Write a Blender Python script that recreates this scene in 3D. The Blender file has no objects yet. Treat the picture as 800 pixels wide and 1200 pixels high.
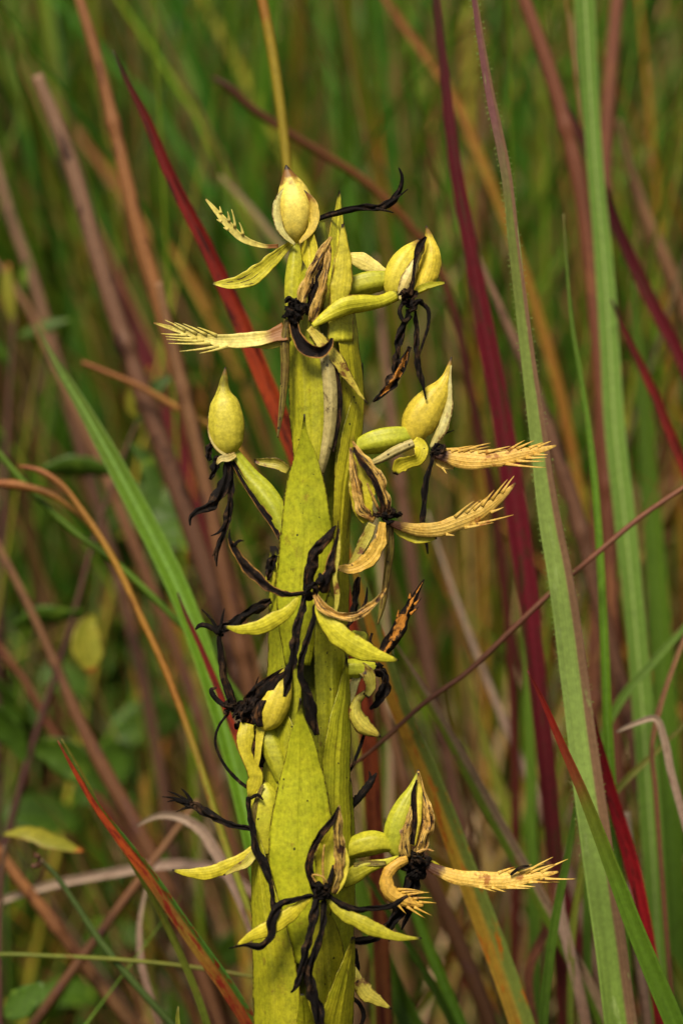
import bpy, math, random
import numpy as np

# ------------------------------------------------------------------ camera, sky, sun, exposure
scene = bpy.context.scene
TILT = math.radians(14.0)
DIST = 0.60                      # camera to the flower spike, metres
PX = 0.0002                      # metres per photo pixel at the spike (0.16 m across the frame)
CENTRE = np.array([0.0, 0.0, 0.40])
FWD = np.array([0.0, math.cos(TILT), -math.sin(TILT)])
UPV = np.array([0.0, math.sin(TILT), math.cos(TILT)])
RGT = np.array([1.0, 0.0, 0.0])
CAM = CENTRE - DIST * FWD
cam = bpy.data.cameras.new('camera')
cam_o = bpy.data.objects.new('camera', cam)
scene.collection.objects.link(cam_o)
cam_o.location = CAM
cam_o.rotation_euler = (math.pi / 2 - TILT, 0, 0)
cam.sensor_fit = 'HORIZONTAL'
cam.sensor_width = 36
cam.lens = 36 * DIST / (800 * PX)
cam.clip_start = 0.01
cam.clip_end = 500
cam.dof.use_dof = True
cam.dof.focus_distance = DIST - 0.004
cam.dof.aperture_fstop = 14
scene.camera = cam_o

SUN_EL, SUN_AZ = 60.0, 207.0     # azimuth clockwise from +Y; the soft sun stands behind the camera, a little to the left
world = bpy.data.worlds.new('World')
scene.world = world
world.use_nodes = True
wn, wl = world.node_tree.nodes, world.node_tree.links
wn.clear()
sky = wn.new('ShaderNodeTexSky'); sky.sky_type = 'NISHITA'; sky.sun_disc = False
sky.sun_elevation = math.radians(SUN_EL); sky.sun_rotation = math.radians(SUN_AZ)
sky.dust_density = 4.0; sky.air_density = 1.0
hs = wn.new('ShaderNodeHueSaturation'); hs.inputs['Saturation'].default_value = 0.05   # cloud cover greys the sky
bgn = wn.new('ShaderNodeBackground'); bgn.inputs['Strength'].default_value = 0.052
wo = wn.new('ShaderNodeOutputWorld')
wl.new(sky.outputs[0], hs.inputs['Color']); wl.new(hs.outputs[0], bgn.inputs['Color']); wl.new(bgn.outputs[0], wo.inputs['Surface'])
sun = bpy.data.lights.new('sun', 'SUN'); sun.energy = 3.7; sun.angle = math.radians(18); sun.color = (1.0, 0.87, 0.66)
sun_o = bpy.data.objects.new('sun', sun); scene.collection.objects.link(sun_o)
sun_o.rotation_euler = (math.radians(90 - SUN_EL), 0, math.radians(180 - SUN_AZ))
scene.view_settings.view_transform = 'Standard'
scene.view_settings.look = 'None'
scene.view_settings.gamma = 1.0
scene.view_settings.use_curve_mapping = False
scene.view_settings.exposure = 0.70
scene.cycles.use_denoising = True
scene.cycles.max_bounces = 4
scene.cycles.diffuse_bounces = 2
scene.cycles.transmission_bounces = 2
scene.cycles.caustics_reflective = False
scene.cycles.caustics_refractive = False

random.seed(7)
rng = np.random.default_rng(11)
COL = scene.collection

# ------------------------------------------------------------------ helpers
def W(px, py, d):
    """photo pixel and height d (photo pixels) towards the viewer from the spike plane -> world point"""
    px, py, d = np.broadcast_arrays(np.asarray(px, float), np.asarray(py, float), np.asarray(d, float))
    z = DIST - d * PX
    return CAM + z[..., None] * (FWD + ((px - 400) * PX / DIST)[..., None] * RGT + ((600 - py) * PX / DIST)[..., None] * UPV)

def hexc(h, k=1.0):
    h = h.lstrip('#')
    c = [int(h[i:i + 2], 16) / 255 for i in (0, 2, 4)]
    return tuple((x / 12.92 if x <= 0.04045 else ((x + 0.055) / 1.055) ** 2.4) * k for x in c) + (1.0,)

def unit(v):
    return v / np.maximum(np.linalg.norm(v, axis=-1, keepdims=True), 1e-12)

def spline(pts, step):
    """smooth curve through rows of numbers; chord length of the first columns sets the speed"""
    p = np.asarray(pts, float)
    k = min(3, p.shape[1] - 1)
    t = np.concatenate([[0], np.cumsum(np.maximum(np.linalg.norm(np.diff(p[:, :k], axis=0), axis=1), 1e-6))])
    m = np.zeros_like(p)
    if len(p) > 2:
        dl = np.diff(p, axis=0) / np.diff(t)[:, None]
        h = np.diff(t)[:, None]
        m[1:-1] = (dl[:-1] * h[1:] + dl[1:] * h[:-1]) / (h[1:] + h[:-1])
        m[0] = 1.5 * dl[0] - 0.5 * m[1]; m[-1] = 1.5 * dl[-1] - 0.5 * m[-2]
    else:
        m[:] = (p[1] - p[0]) / t[-1]
    n = max(4, int(t[-1] / step) + 1)
    q = np.linspace(0, t[-1], n)
    i = np.clip(np.searchsorted(t, q, side='right') - 1, 0, len(t) - 2)
    hh = (t[i + 1] - t[i]); s = ((q - t[i]) / hh)[:, None]; hh = hh[:, None]
    return ((2*s**3 - 3*s**2 + 1) * p[i] + (s**3 - 2*s**2 + s) * hh * m[i] + (-2*s**3 + 3*s**2) * p[i + 1] + (s**3 - s**2) * hh * m[i + 1])

def wob(v, amp, freq, r):
    out = np.zeros_like(v)
    for k in (1.0, 1.9, 3.7):
        out += np.sin(v * freq * k * 2 * math.pi + r.uniform(0, 6.28)) / k
    return amp * out * 0.6

class MB:
    def __init__(self):
        self.v, self.f, self.uv, self.n = [], [], [], 0
    def grid(self, P, U, V, closed=False):
        a, b = P.shape[:2]
        o = self.n
        self.v.append(P.reshape(-1, 3)); self.uv.append(np.stack([U, V], -1).reshape(-1, 2)); self.n += a * b
        idx = o + np.arange(a * b).reshape(a, b)
        if closed: idx = np.concatenate([idx, idx[:, :1]], 1)
        q = np.stack([idx[:-1, :-1], idx[:-1, 1:], idx[1:, 1:], idx[1:, :-1]], -1).reshape(-1, 4)
        self.f.append(q)
        return idx
    def quads(self, q):
        self.f.append(np.asarray(q).reshape(-1, 4))
    def build(self, name, mat, parent=None, origin=None):
        v = np.concatenate(self.v); f = np.concatenate(self.f); uv = np.concatenate(self.uv)
        org = np.zeros(3) if origin is None else np.asarray(origin, float)
        me = bpy.data.meshes.new(name)
        me.vertices.add(len(v)); me.vertices.foreach_set('co', (v - org).ravel())
        me.loops.add(f.size); me.loops.foreach_set('vertex_index', f.ravel())
        me.polygons.add(len(f)); me.polygons.foreach_set('loop_start', np.arange(len(f)) * 4)
        me.polygons.foreach_set('use_smooth', np.ones(len(f), bool))
        l = me.uv_layers.new(name='uv'); l.data.foreach_set('uv', uv[f.ravel()].ravel())
        me.update(calc_edges=True); me.validate()
        me.materials.append(mat)
        o = bpy.data.objects.new(name, me); COL.objects.link(o)
        if parent is not None: o.parent = parent
        else: o.location = org
        return o

def ribbon(mb, P, hw, twist=0.0, cup=0.25, thick=0.00016, nu=7, fold=0.0, wave=0.0, wfreq=3, crumple=0.0, r=None, vv=None, ragged=0.0, flip=False):
    """leaf-like solid strip along world points P with half widths hw; cup > 0 lifts the edges to the viewer"""
    r = r or np.random.default_rng(1)
    n = len(P)
    T = unit(np.gradient(P, axis=0)); V = unit(CAM - P)
    S = unit(np.cross(T, V)); N = np.cross(S, T)
    v = np.linspace(0, 1, n)
    a = np.radians(np.interp(v, np.linspace(0, 1, len(twist)), twist) if np.ndim(twist) else np.full(n, float(twist)))
    if crumple: a = a + wob(v, crumple * 0.9, 2.2, r)
    S, N = S * np.cos(a)[:, None] + N * np.sin(a)[:, None], -S * np.sin(a)[:, None] + N * np.cos(a)[:, None]
    u = np.linspace(-1, 1, nu)
    hwl = hw * (1 + wob(v, wave, wfreq, r)); hwr = hw * (1 + wob(v, wave, wfreq, r))
    if ragged:
        hwl = hwl * (1 + ragged * np.convolve(r.normal(size=n + 6), (.2, .4, .5, .6, .5, .4, .2), 'valid')); hwr = hwr * (1 + ragged * np.convolve(r.normal(size=n + 6), (.2, .4, .5, .6, .5, .4, .2), 'valid'))
    half = np.where(u[None, :] < 0, hwl[:, None], hwr[:, None])
    off = cup * u[None, :] ** 2 * hw[:, None] + fold * np.abs(u)[None, :] * hw[:, None]
    if wave: off = off + np.abs(u)[None, :] ** 3 * (wob(v, wave * 1.5, wfreq * 1.3, r) * hw)[:, None]
    if crumple:
        ph = wob(v, 2.0, 1.5, r)[:, None]
        off = off + crumple * hw[:, None] * np.sin(u[None, :] * 4.2 + ph) * 0.9
    A = P[:, None] + S[:, None] * (u[None, :] * half)[..., None] + N[:, None] * off[..., None]
    tk = np.minimum(thick, hw * 0.6)[:, None] * (1 - 0.75 * u[None, :] ** 2)
    B = A - N[:, None] * tk[..., None]
    if vv is None: vv = v
    U = np.broadcast_to((1 - u if flip else u + 1) / 2, (n, nu)); Vv = np.broadcast_to(vv[:, None], (n, nu))
    i = mb.grid(A, U, Vv); j = mb.grid(B[:, ::-1], U[:, ::-1], Vv)[:, ::-1]
    mb.quads(np.stack([i[:-1, 0], i[1:, 0], j[1:, 0], j[:-1, 0]], -1))
    mb.quads(np.stack([i[:-1, -1], j[:-1, -1], j[1:, -1], i[1:, -1]], -1))
    mb.quads(np.stack([i[0, :-1], j[0, :-1], j[0, 1:], i[0, 1:]], -1))
    mb.quads(np.stack([i[-1, :-1], i[-1, 1:], j[-1, 1:], j[-1, :-1]], -1))
    return dict(P=P, S=S, N=N, T=T, hl=hwl, hr=hwr, cup=cup)

def tube(mb, P, rad, ns=12, flat=1.0, lobes=0.0, nlob=3, rough=0.0, r=None, phase=0.0, vv=None):
    r = r or np.random.default_rng(1)
    n = len(P)
    T = unit(np.gradient(P, axis=0)); V = unit(CAM - P)
    S = unit(np.cross(T, V)); N = np.cross(S, T)
    th = np.linspace(0, 2 * math.pi, ns, endpoint=False)
    v = np.linspace(0, 1, n)
    rr = rad[:, None] * (1 + lobes * np.cos(nlob * th + phase)[None, :])
    if rough: rr = rr * (1 + rough * r.normal(size=(n, ns)))
    A = P[:, None] + S[:, None] * (np.cos(th)[None, :] * rr)[..., None] + N[:, None] * (np.sin(th)[None, :] * rr * flat)[..., None]
    if vv is None: vv = v
    U = np.broadcast_to(th / (2 * math.pi), (n, ns)); Vv = np.broadcast_to(vv[:, None], (n, ns))
    idx = mb.grid(A, U, Vv, closed=True)
    for row, vv in ((0, 0.0), (-1, 1.0)):           # pinch the ends shut
        c = A[row].mean(0); o = mb.n
        mb.v.append(c[None]); mb.uv.append(np.array([[0.5, vv]])); mb.n += 1
        ring = idx[row]
        q = [(ring[k], ring[k + 1], ring[k + 2], o) if row else (ring[k + 2], ring[k + 1], ring[k], o) for k in range(0, ns - 1, 2)]
        mb.quads(q)

def spikes(mb, fr, specs):
    """fringe teeth: (v, side -1/+1, length px, angle deg from the strip, lift)"""
    n = len(fr['P'])
    for v, sd, L, ang, lift in specs:
        i = min(n - 1, int(v * (n - 1)))
        h = (fr['hl'] if sd < 0 else fr['hr'])[i]
        p0 = fr['P'][i] + fr['S'][i] * sd * h * 0.82 + fr['N'][i] * fr['cup'] * h * 0.7
        a = math.radians(ang)
        d0 = fr['T'][i] * math.cos(a) + fr['S'][i] * sd * math.sin(a) + fr['N'][i] * lift
        d1 = fr['T'][i] * math.cos(a * 0.6) + fr['S'][i] * sd * math.sin(a * 0.6) + fr['N'][i] * lift * 1.5
        s = np.linspace(0, 1, 6)[:, None]
        P = p0 + (d0 * s * (1 - s * 0.5) + d1 * s * s * 0.5) * L * PX
        tube(mb, P, np.array([2.3, 1.7, 1.3, 1.0, 0.65, 0.25]) * PX, ns=6, flat=0.6)
        k = len(mb.uv) - 3; mb.uv[k] = mb.uv[k] * np.array([0.3, 0.42]) + np.array([0.35, 0.54]); mb.uv[-2] = np.array([[0.5, 0.54]]); mb.uv[-1] = np.array([[0.5, 0.96]])

# ------------------------------------------------------------------ materials
class NT:
    def __init__(self, name):
        self.m = bpy.data.materials.new(name); self.m.use_nodes = True
        self.t = self.m.node_tree; self.t.nodes.clear()
    def n(self, kind, **kw):
        x = self.t.nodes.new('ShaderNode' + kind)
        for k, v in kw.items():
            if k in x.inputs: x.inputs[k].default_value = v
            else: setattr(x, k, v)
        return x
    def put(self, sock, val):
        if hasattr(val, 'is_linked'): self.t.links.new(val, sock)
        else: sock.default_value = val
    def math(self, op, a, b=0.0, clamp=False):
        x = self.t.nodes.new('ShaderNodeMath'); x.operation = op; x.use_clamp = clamp
        self.put(x.inputs[0], a); self.put(x.inputs[1], b)
        return x.outputs[0]
    def mix(self, f, a, b, mode='MIX'):
        x = self.t.nodes.new('ShaderNodeMix'); x.data_type = 'RGBA'; x.blend_type = mode
        self.put(x.inputs[0], f); self.put(x.inputs[6], a); self.put(x.inputs[7], b)
        return x.outputs[2]
    def ramp(self, f, stops):
        x = self.t.nodes.new('ShaderNodeValToRGB'); e = x.color_ramp.elements
        while len(e) < len(stops): e.new(0.5)
        for k, (p, c) in enumerate(stops):
            e[k].position = p; e[k].color = c
        self.put(x.inputs[0], f)
        return x.outputs[0]
    def step(self, f, lo, hi):
        x = self.t.nodes.new('ShaderNodeMapRange'); x.interpolation_type = 'SMOOTHSTEP'
        self.put(x.inputs[0], f); self.put(x.inputs[1], lo); self.put(x.inputs[2], hi)
        return x.outputs[0]
    def noise(self, vec, scale, detail=4, rough=0.55):
        x = self.n('TexNoise'); x.inputs['Scale'].default_value = scale; x.inputs['Detail'].default_value = detail
        x.inputs['Roughness'].default_value = rough
        self.put(x.inputs['Vector'], vec)
        return x.outputs['Fac']
    def coords(self):
        uv = self.n('UVMap'); uv.uv_map = 'uv'
        sp = self.n('SeparateXYZ'); self.t.links.new(uv.outputs[0], sp.inputs[0])
        return sp.outputs[0], sp.outputs[1], self.n('TexCoord').outputs['Object']
    def combine(self, x, y, z=0.0):
        c = self.n('CombineXYZ')
        for s, v in zip(c.inputs, (x, y, z)): self.put(s, v)
        return c.outputs[0]
    def finish(self, color, rough=0.5, trans=0.2, bump=None, bstr=0.3, bdist=0.0003, spec=0.35, tcol=None):
        b = self.n('BsdfPrincipled'); b.inputs['Roughness'].default_value = rough
        b.inputs['Specular IOR Level'].default_value = spec
        self.put(b.inputs['Base Color'], color)
        if bump is not None:
            bp = self.n('Bump'); bp.inputs['Strength'].default_value = bstr; bp.inputs['Distance'].default_value = bdist
            self.put(bp.inputs['Height'], bump); self.t.links.new(bp.outputs[0], b.inputs['Normal'])
        out = self.n('OutputMaterial')
        if trans > 0:
            tr = self.n('BsdfTranslucent'); self.put(tr.inputs['Color'], color if tcol is None else tcol)
            mx = self.n('MixShader'); mx.inputs[0].default_value = trans
            self.t.links.new(b.outputs[0], mx.inputs[1]); self.t.links.new(tr.outputs[0], mx.inputs[2])
            self.t.links.new(mx.outputs[0], out.inputs['Surface'])
        else:
            self.t.links.new(b.outputs[0], out.inputs['Surface'])
        return self.m

def tissue(name, c1, c2, vein=0.12, speck=0.0, speckc='#1c1408', edge=None, edgew=0.05, tip=None, tipv=0.95, base=None, basev=0.1,
           blotch=None, bthr=0.6, bscale=260, rough=0.5, trans=0.18, bstr=0.35, grain=900, streak=None, sthr=0.6, nv=16, tip2=None, stainp=None):
    t = NT(name); u, v, ob = t.coords()
    nz = t.noise(ob, 120, 5)
    oi = t.n('ObjectInfo')
    col = t.mix(t.step(t.math('ADD', t.math('MULTIPLY', nz, 0.6), t.math('MULTIPLY', t.noise(ob, 420, 4, 0.6), 0.4)), 0.32, 0.70), hexc(c1), hexc(c2))
    var = t.math('ADD', t.math('MULTIPLY', oi.outputs['Random'], 0.34), 0.74)
    grn = t.math('ADD', t.math('MULTIPLY', t.math('FRACT', t.math('MULTIPLY', oi.outputs['Random'], 7.3)), 0.13), 0.91)
    col = t.mix(1.0, col, t.combine(t.math('MULTIPLY', var, grn), var, var), 'MULTIPLY')
    if stainp:
        mp = t.n('Mapping'); mp.inputs['Scale'].default_value = (1.0, 1.0, 0.22); t.put(mp.inputs['Vector'], ob)
        fl = t.noise(mp.outputs[0], 520, 4, 0.65)
        col = t.mix(t.math('MULTIPLY', t.step(fl, 0.64, 0.72), t.math('MULTIPLY', t.step(t.noise(ob, 70, 2), 0.45, 0.6), 0.8)), col, hexc('#4e3810'))
        col = t.mix(t.math('MULTIPLY', t.step(t.noise(ob, 190, 6, 0.7), 0.58, 0.70), 0.7), col, hexc(stainp))
    # length-wise veins
    wv = t.math('SINE', t.math('MULTIPLY', t.math('ADD', u, t.math('MULTIPLY', t.noise(ob, 90, 2), 0.03)), nv * 6.283))
    veins = t.step(wv, 0.2, 1.0)
    col = t.mix(t.math('MULTIPLY', veins, vein), col, hexc('#55601a', 0.7), 'MIX')
    gr = t.noise(ob, grain, 3, 0.7)
    col = t.mix(0.55, col, t.mix(1.0, col, t.ramp(gr, [(0.28, (0.4, 0.4, 0.4, 1)), (0.72, (1.4, 1.4, 1.4, 1))]), 'MULTIPLY'))
    warp = t.math('MULTIPLY', t.math('SUBTRACT', t.noise(ob, 420, 4), 0.5), 1.0)
    if streak:
        sn = t.noise(t.combine(t.math('MULTIPLY', u, 5.0), t.math('MULTIPLY', v, 2.2), t.math('MULTIPLY', nz, 3.0)), 1.6, 5, 0.6)
        col = t.mix(t.step(sn, sthr - 0.05, sthr + 0.06), col, hexc(streak))
    if blotch:
        bn = t.noise(ob, bscale, 6, 0.65)
        col = t.mix(t.step(bn, bthr - 0.03, bthr + 0.07), col, hexc(blotch))
    if edge:
        e = t.math('ABSOLUTE', t.math('MULTIPLY_ADD' if False else 'SUBTRACT', u, 0.5))
        e = t.math('ADD', e, t.math('MULTIPLY', warp, edgew * 1.6))
        dots = t.step(t.noise(ob, 1100, 3, 0.7), 0.30, 0.60)
        col = t.mix(t.math('MULTIPLY', t.step(e, 0.5 - edgew * 1.3, 0.5 - edgew * 0.3), dots), col, hexc(edge))
    if tip2:
        tv = t.math('ADD', v, t.math('MULTIPLY', warp, 0.35))
        col = t.mix(t.math('MULTIPLY', t.step(tv, tip2[1] - 0.05, tip2[1] + 0.10), 0.92), col, hexc(tip2[0]))
    if tip:
        tv = t.math('ADD', v, t.math('MULTIPLY', warp, 0.12))
        col = t.mix(t.step(tv, tipv - 0.03, tipv + 0.03), col, hexc(tip))
    if base:
        tv = t.math('ADD', v, t.math('MULTIPLY', warp, 0.16))
        col = t.mix(t.step(tv, basev + 0.05, basev - 0.05), col, hexc(base))
    if speck:
        vo = t.n('TexVoronoi'); vo.inputs['Scale'].default_value = 520
        vo.inputs['Randomness'].default_value = 1.0
        t.put(vo.inputs['Vector'], ob)
        dens = t.step(t.noise(ob, 130, 3), 0.62 - speck, 0.75 - speck)
        rad = t.math('MULTIPLY', t.math('MULTIPLY', dens, 0.26), t.step(t.noise(ob, 800, 2), 0.35, 0.7))
        sp = t.math('LESS_THAN', vo.outputs['Distance'], rad)
        col = t.mix(t.math('MULTIPLY', sp, 0.85), col, hexc(speckc))
    hgt = t.math('ADD', t.math('MULTIPLY', veins, 0.5), t.math('MULTIPLY', gr, 0.9))
    return t.finish(col, rough, trans, hgt, bstr, 0.00018)

def black_tissue(name, c1='#070505', c2='#1a1210', hot=None, hthr=0.62, edge=None, core=None):
    t = NT(name); u, v, ob = t.coords()
    st = t.noise(t.combine(t.math('MULTIPLY', u, 7.0), t.math('MULTIPLY', v, 1.5), t.math('MULTIPLY', t.noise(ob, 150, 2), 1.5)), 2.0, 5, 0.65)
    col = t.mix(t.step(st, 0.4, 0.7), hexc(c1), hexc(c2))
    if hot:
        col = t.mix(t.step(t.math('ADD', t.math('MULTIPLY', t.noise(ob, 240, 4), 0.5), t.math('MULTIPLY', st, 0.5)), hthr - 0.04, hthr + 0.04), col, hexc(hot))
    if core:
        e = t.math('ADD', t.math('ABSOLUTE', t.math('SUBTRACT', u, 0.5)), t.math('MULTIPLY', t.math('SUBTRACT', t.noise(ob, 330, 5, 0.7), 0.5), 1.3))
        e = t.math('ADD', e, t.math('MULTIPLY', t.math('ABSOLUTE', t.math('SUBTRACT', v, 0.45)), 0.7))
        col = t.mix(t.step(e, 0.36, 0.28), col, hexc(core))
    if edge:
        e = t.math('ABSOLUTE', t.math('SUBTRACT', u, 0.5))
        e = t.math('ADD', e, t.math('MULTIPLY', t.math('SUBTRACT', t.noise(ob, 300, 3), 0.5), 0.25))
        col = t.mix(t.step(e, 0.36, 0.45), col, hexc(edge))
    col = t.mix(t.math('MULTIPLY', t.step(t.noise(ob, 420, 5, 0.7), 0.50, 0.68), 0.7), col, hexc('#4e3824'))
    return t.finish(col, 0.7, 0.0, t.math('ADD', st, t.math('MULTIPLY', t.noise(ob, 900, 3), 0.4)), 1.0, 0.0005, 0.15)

DIM = 0.78
def blade_mat(name, stops, ucol=None, upos=0.5, uw=0.08, midrib=None, stain=None, sthr=0.62, stria=0.35, rough=0.5, trans=0.25, nst=26, sscale=70):
    t = NT(name); u, v, ob = t.coords()
    w = t.math('MULTIPLY', t.math('SUBTRACT', t.noise(ob, 60, 4), 0.5), 0.12)
    col = t.ramp(t.math('ADD', v, w, True), [(p, hexc(c, DIM)) for p, c in stops])
    if ucol:
        uu = t.math('ADD', u, t.math('MULTIPLY', w, 0.4))
        col = t.mix(t.step(uu, upos - uw, upos + uw), col, hexc(ucol, DIM))
    if midrib:
        e = t.math('ABSOLUTE', t.math('SUBTRACT', u, 0.5))
        col = t.mix(t.step(e, 0.07, 0.03), col, hexc(midrib, DIM))
    if stain:
        sn = t.noise(t.combine(t.math('MULTIPLY', u, 2.0), t.math('MULTIPLY', v, 9.0), t.math('MULTIPLY', t.noise(ob, sscale, 3), 2.0)), 1.7, 5, 0.6)
        col = t.mix(t.step(sn, sthr - 0.06, sthr + 0.06), col, hexc(stain, DIM))
    s = t.noise(t.combine(t.math('MULTIPLY', u, float(nst)), t.math('MULTIPLY', v, 2.5), 0.0), 1.0, 3, 0.6)
    lo, hi = 1 - stria, 1 + stria
    col = t.mix(1.0, col, t.ramp(s, [(0.25, (lo, lo, lo, 1)), (0.75, (hi, hi, hi, 1))]), 'MULTIPLY')
    col = t.mix(0.4, col, t.mix(1.0, col, t.ramp(t.noise(ob, 700, 3, 0.7), [(0.3, (0.5, 0.5, 0.5, 1)), (0.7, (1.3, 1.3, 1.3, 1))]), 'MULTIPLY'))
    return t.finish(col, rough, trans, s, 0.4, 0.0003, 0.3)

MATS = {}
MATS['bract'] = tissue('bract_skin', '#bcb622', '#a0a21a', vein=0.05, speck=0.10, edge='#3c240c', edgew=0.03, stainp='#857022', tip='#160d08', tipv=0.95, nv=9, bstr=0.4, trans=0.15)
MATS['bract_spotted'] = tissue('spotted_bract_skin', '#aaa622', '#8c8e1a', vein=0.06, speck=0.20, edge='#2a1c10', edgew=0.03, stainp='#7a5f20', tip='#160d08', tipv=0.97, nv=8)
MATS['bract_young'] = tissue('young_bract_skin', '#d4c638', '#bab228', vein=0.1, speck=0.05, edge='#8d6b28', edgew=0.05, tip='#241408', tipv=0.955, nv=6)
MATS['stem'] = tissue('orchid_stem_skin', '#8f9426', '#727a1c', vein=0.3, speck=0.15, nv=12, trans=0.0)
MATS['ovary'] = tissue('ovary_skin', '#bcb82e', '#a2a624', vein=0.10, speck=0.08, nv=6, trans=0.08)
MATS['ovary_pale'] = tissue('withered_ovary_skin', '#b8a46c', '#94824e', vein=0.1, speck=0.25, blotch='#3a2a1c', bthr=0.62, nv=5, trans=0.05)
MATS['hood'] = tissue('hood_skin', '#dcc844', '#c4b230', vein=0.05, speck=0.06, tip='#1c0f08', tipv=0.965, tip2=('#7a5a26', 0.84), blotch='#a08a48', bthr=0.66, nv=8, trans=0.12)
MATS['hood_top'] = tissue('top_hood_skin', '#e0ca5c', '#ccb244', vein=0.08, speck=0.05, tip='#1a0d06', tipv=0.93, tip2=('#6a3e14', 0.74), blotch='#8f6a30', bthr=0.64, nv=7, trans=0.12)
MATS['hood_green'] = tissue('green_hood_skin', '#b8b430', '#a0a428', vein=0.05, speck=0.08, tip='#3a2a10', tipv=0.95, blotch='#6b5524', bthr=0.68, nv=8, trans=0.1)
MATS['rim'] = tissue('pale_rim_skin', '#d8ce8a', '#c0ad62', vein=0.1, edge='#5a3a1c', edgew=0.10, blotch='#7a5a30', bthr=0.62, nv=3)
MATS['sepal'] = tissue('sepal_skin', '#d8ca34', '#c0b626', vein=0.03, speck=0.07, edge='#6a4a1a', edgew=0.045, tip='#1e1108', tipv=0.96, nv=5, trans=0.25)
MATS['sepal_dark'] = tissue('streaked_sepal_skin', '#dccc3c', '#c4b82c', vein=0.1, speck=0.04, streak='#2c1a18', sthr=0.60, edge='#9a8a30', edgew=0.03, tip='#1e1108', tipv=0.97, nv=5, trans=0.2)
MATS['sepal_brown'] = tissue('browning_sepal_skin', '#c9be4c', '#b09a3a', vein=0.2, speck=0.1, blotch='#6b4420', bthr=0.57, edge='#4a2c14', edgew=0.09, tip='#20120a', tipv=0.95, nv=5)
MATS['cream'] = tissue('cream_petal_skin', '#fae88a', '#f0d864', vein=0.0, speck=0.06, blotch='#b0803a', bthr=0.64, base='#8a5a2a', basev=0.14, tip='#7a4a20', tipv=0.985, nv=5, trans=0.25)
MATS['ochre'] = tissue('ochre_petal_skin', '#f2cc66', '#dcae46', vein=0.0, speck=0.14, speckc='#5a3414', blotch='#9a6420', bthr=0.60, base='#4a2a18', basev=0.13, tip='#4a2c12', tipv=0.985, nv=5, grain=1400, bstr=0.6)
MATS['ochre_dark'] = tissue('dark_edged_ochre_skin', '#e6b84c', '#cc9838', vein=0.0, speck=0.2, speckc='#4a2a14', blotch='#7a4c20', bthr=0.6, edge='#2c160e', edgew=0.06, nv=4, grain=1400, bstr=0.6)
MATS['withered'] = tissue('withered_brown_skin', '#dab45a', '#9c6628', vein=0.05, speck=0.2, streak='#1e0f0a', sthr=0.56, edge='#d8b870', edgew=0.04, blotch='#331a10', bthr=0.55, nv=5, rough=0.6, bstr=0.8, trans=0.08)
MATS['withered_strap'] = tissue('withered_strap_skin', '#8f8034', '#6d4f24', vein=0.2, speck=0.25, streak='#38220f', sthr=0.56, nv=3, rough=0.6, bstr=0.6)
MATS['black'] = black_tissue('blackened_skin')
MATS['black_edge'] = black_tissue('blackened_pale_edge_skin', '#0a0607', '#1c1213', edge='#9a7038')
MATS['black_brown'] = black_tissue('blackened_brown_skin', '#0c0706', '#20130f', hot='#6a4526', hthr=0.57)
MATS['black_ochre'] = black_tissue('blackened_ochre_skin', '#080505', '#180e0a', core='#b0742c')

# grass
MATS['g_red'] = blade_mat('red_leaf_skin', [(0, '#3c2a1a'), (0.03, '#5a1a12'), (0.14, '#7e1a18'), (0.26, '#8a2416'), (0.36, '#a8421a'), (0.5, '#8a3014'), (1, '#6a4020')], stain='#46140e', sthr=0.55)
MATS['g_crimson'] = blade_mat('crimson_leaf_skin', [(0, '#4a2418'), (0.08, '#56141e'), (0.3, '#68101e'), (0.6, '#6c1424'), (1, '#54201c')], stain='#4c2c18', sthr=0.58, stria=0.35)
MATS['g_scarlet'] = blade_mat('scarlet_leaf_skin', [(0, '#6a2a20'), (0.2, '#8a1420'), (0.6, '#a01a22'), (1, '#7a1a1c')], stain='#5a1a14', sthr=0.58, stria=0.35)
MATS['g_brownstalk'] = blade_mat('brown_stalk_skin', [(0, '#9c6a44'), (0.25, '#a06c40'), (0.5, '#8c5c3c'), (0.8, '#84603e'), (1, '#5c4028')], stain='#6a4028', sthr=0.6, stria=0.5, nst=14, ucol='#94704e', upos=0.75, uw=0.2)
MATS['g_mauve'] = blade_mat('mauve_stalk_skin', [(0, '#9a7860'), (0.3, '#785440'), (0.7, '#644434'), (1, '#4c3626')], stain='#42291f', sthr=0.58, ucol='#7c6050', upos=0.8, uw=0.2, stria=0.45)
MATS['g_pinkdry'] = blade_mat('pink_dry_stalk_skin', [(0, '#96704e'), (0.4, '#7e553a'), (1, '#64422a')], stain='#6a463c', sthr=0.6)
MATS['g_pale'] = blade_mat('pale_dry_skin', [(0, '#b09a84'), (0.5, '#a5897a'), (1, '#8c6c58')], stain='#7a5a4a', sthr=0.62)
MATS['g_bright'] = blade_mat('bright_green_leaf_skin', [(0, '#6a5a30'), (0.08, '#5a7022'), (0.3, '#648a20'), (0.6, '#6c961c'), (1, '#56801c')], stain='#6f9a34', sthr=0.66, midrib='#79a440', stria=0.22)
MATS['g_green'] = blade_mat('green_leaf_skin', [(0, '#587618'), (0.4, '#60821e'), (1, '#4a6a16')], stria=0.22)
MATS['g_bluegreen'] = blade_mat('bluegreen_leaf_skin', [(0, '#688a34'), (0.4, '#7a9c44'), (1, '#688a2c')], midrib='#94ac5c', stria=0.2, stain='#809c44', sthr=0.68)
MATS['g_deep'] = blade_mat('deep_green_leaf_skin', [(0, '#425e14'), (0.5, '#4c6a18'), (1, '#3c5612')], stria=0.2)
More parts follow.
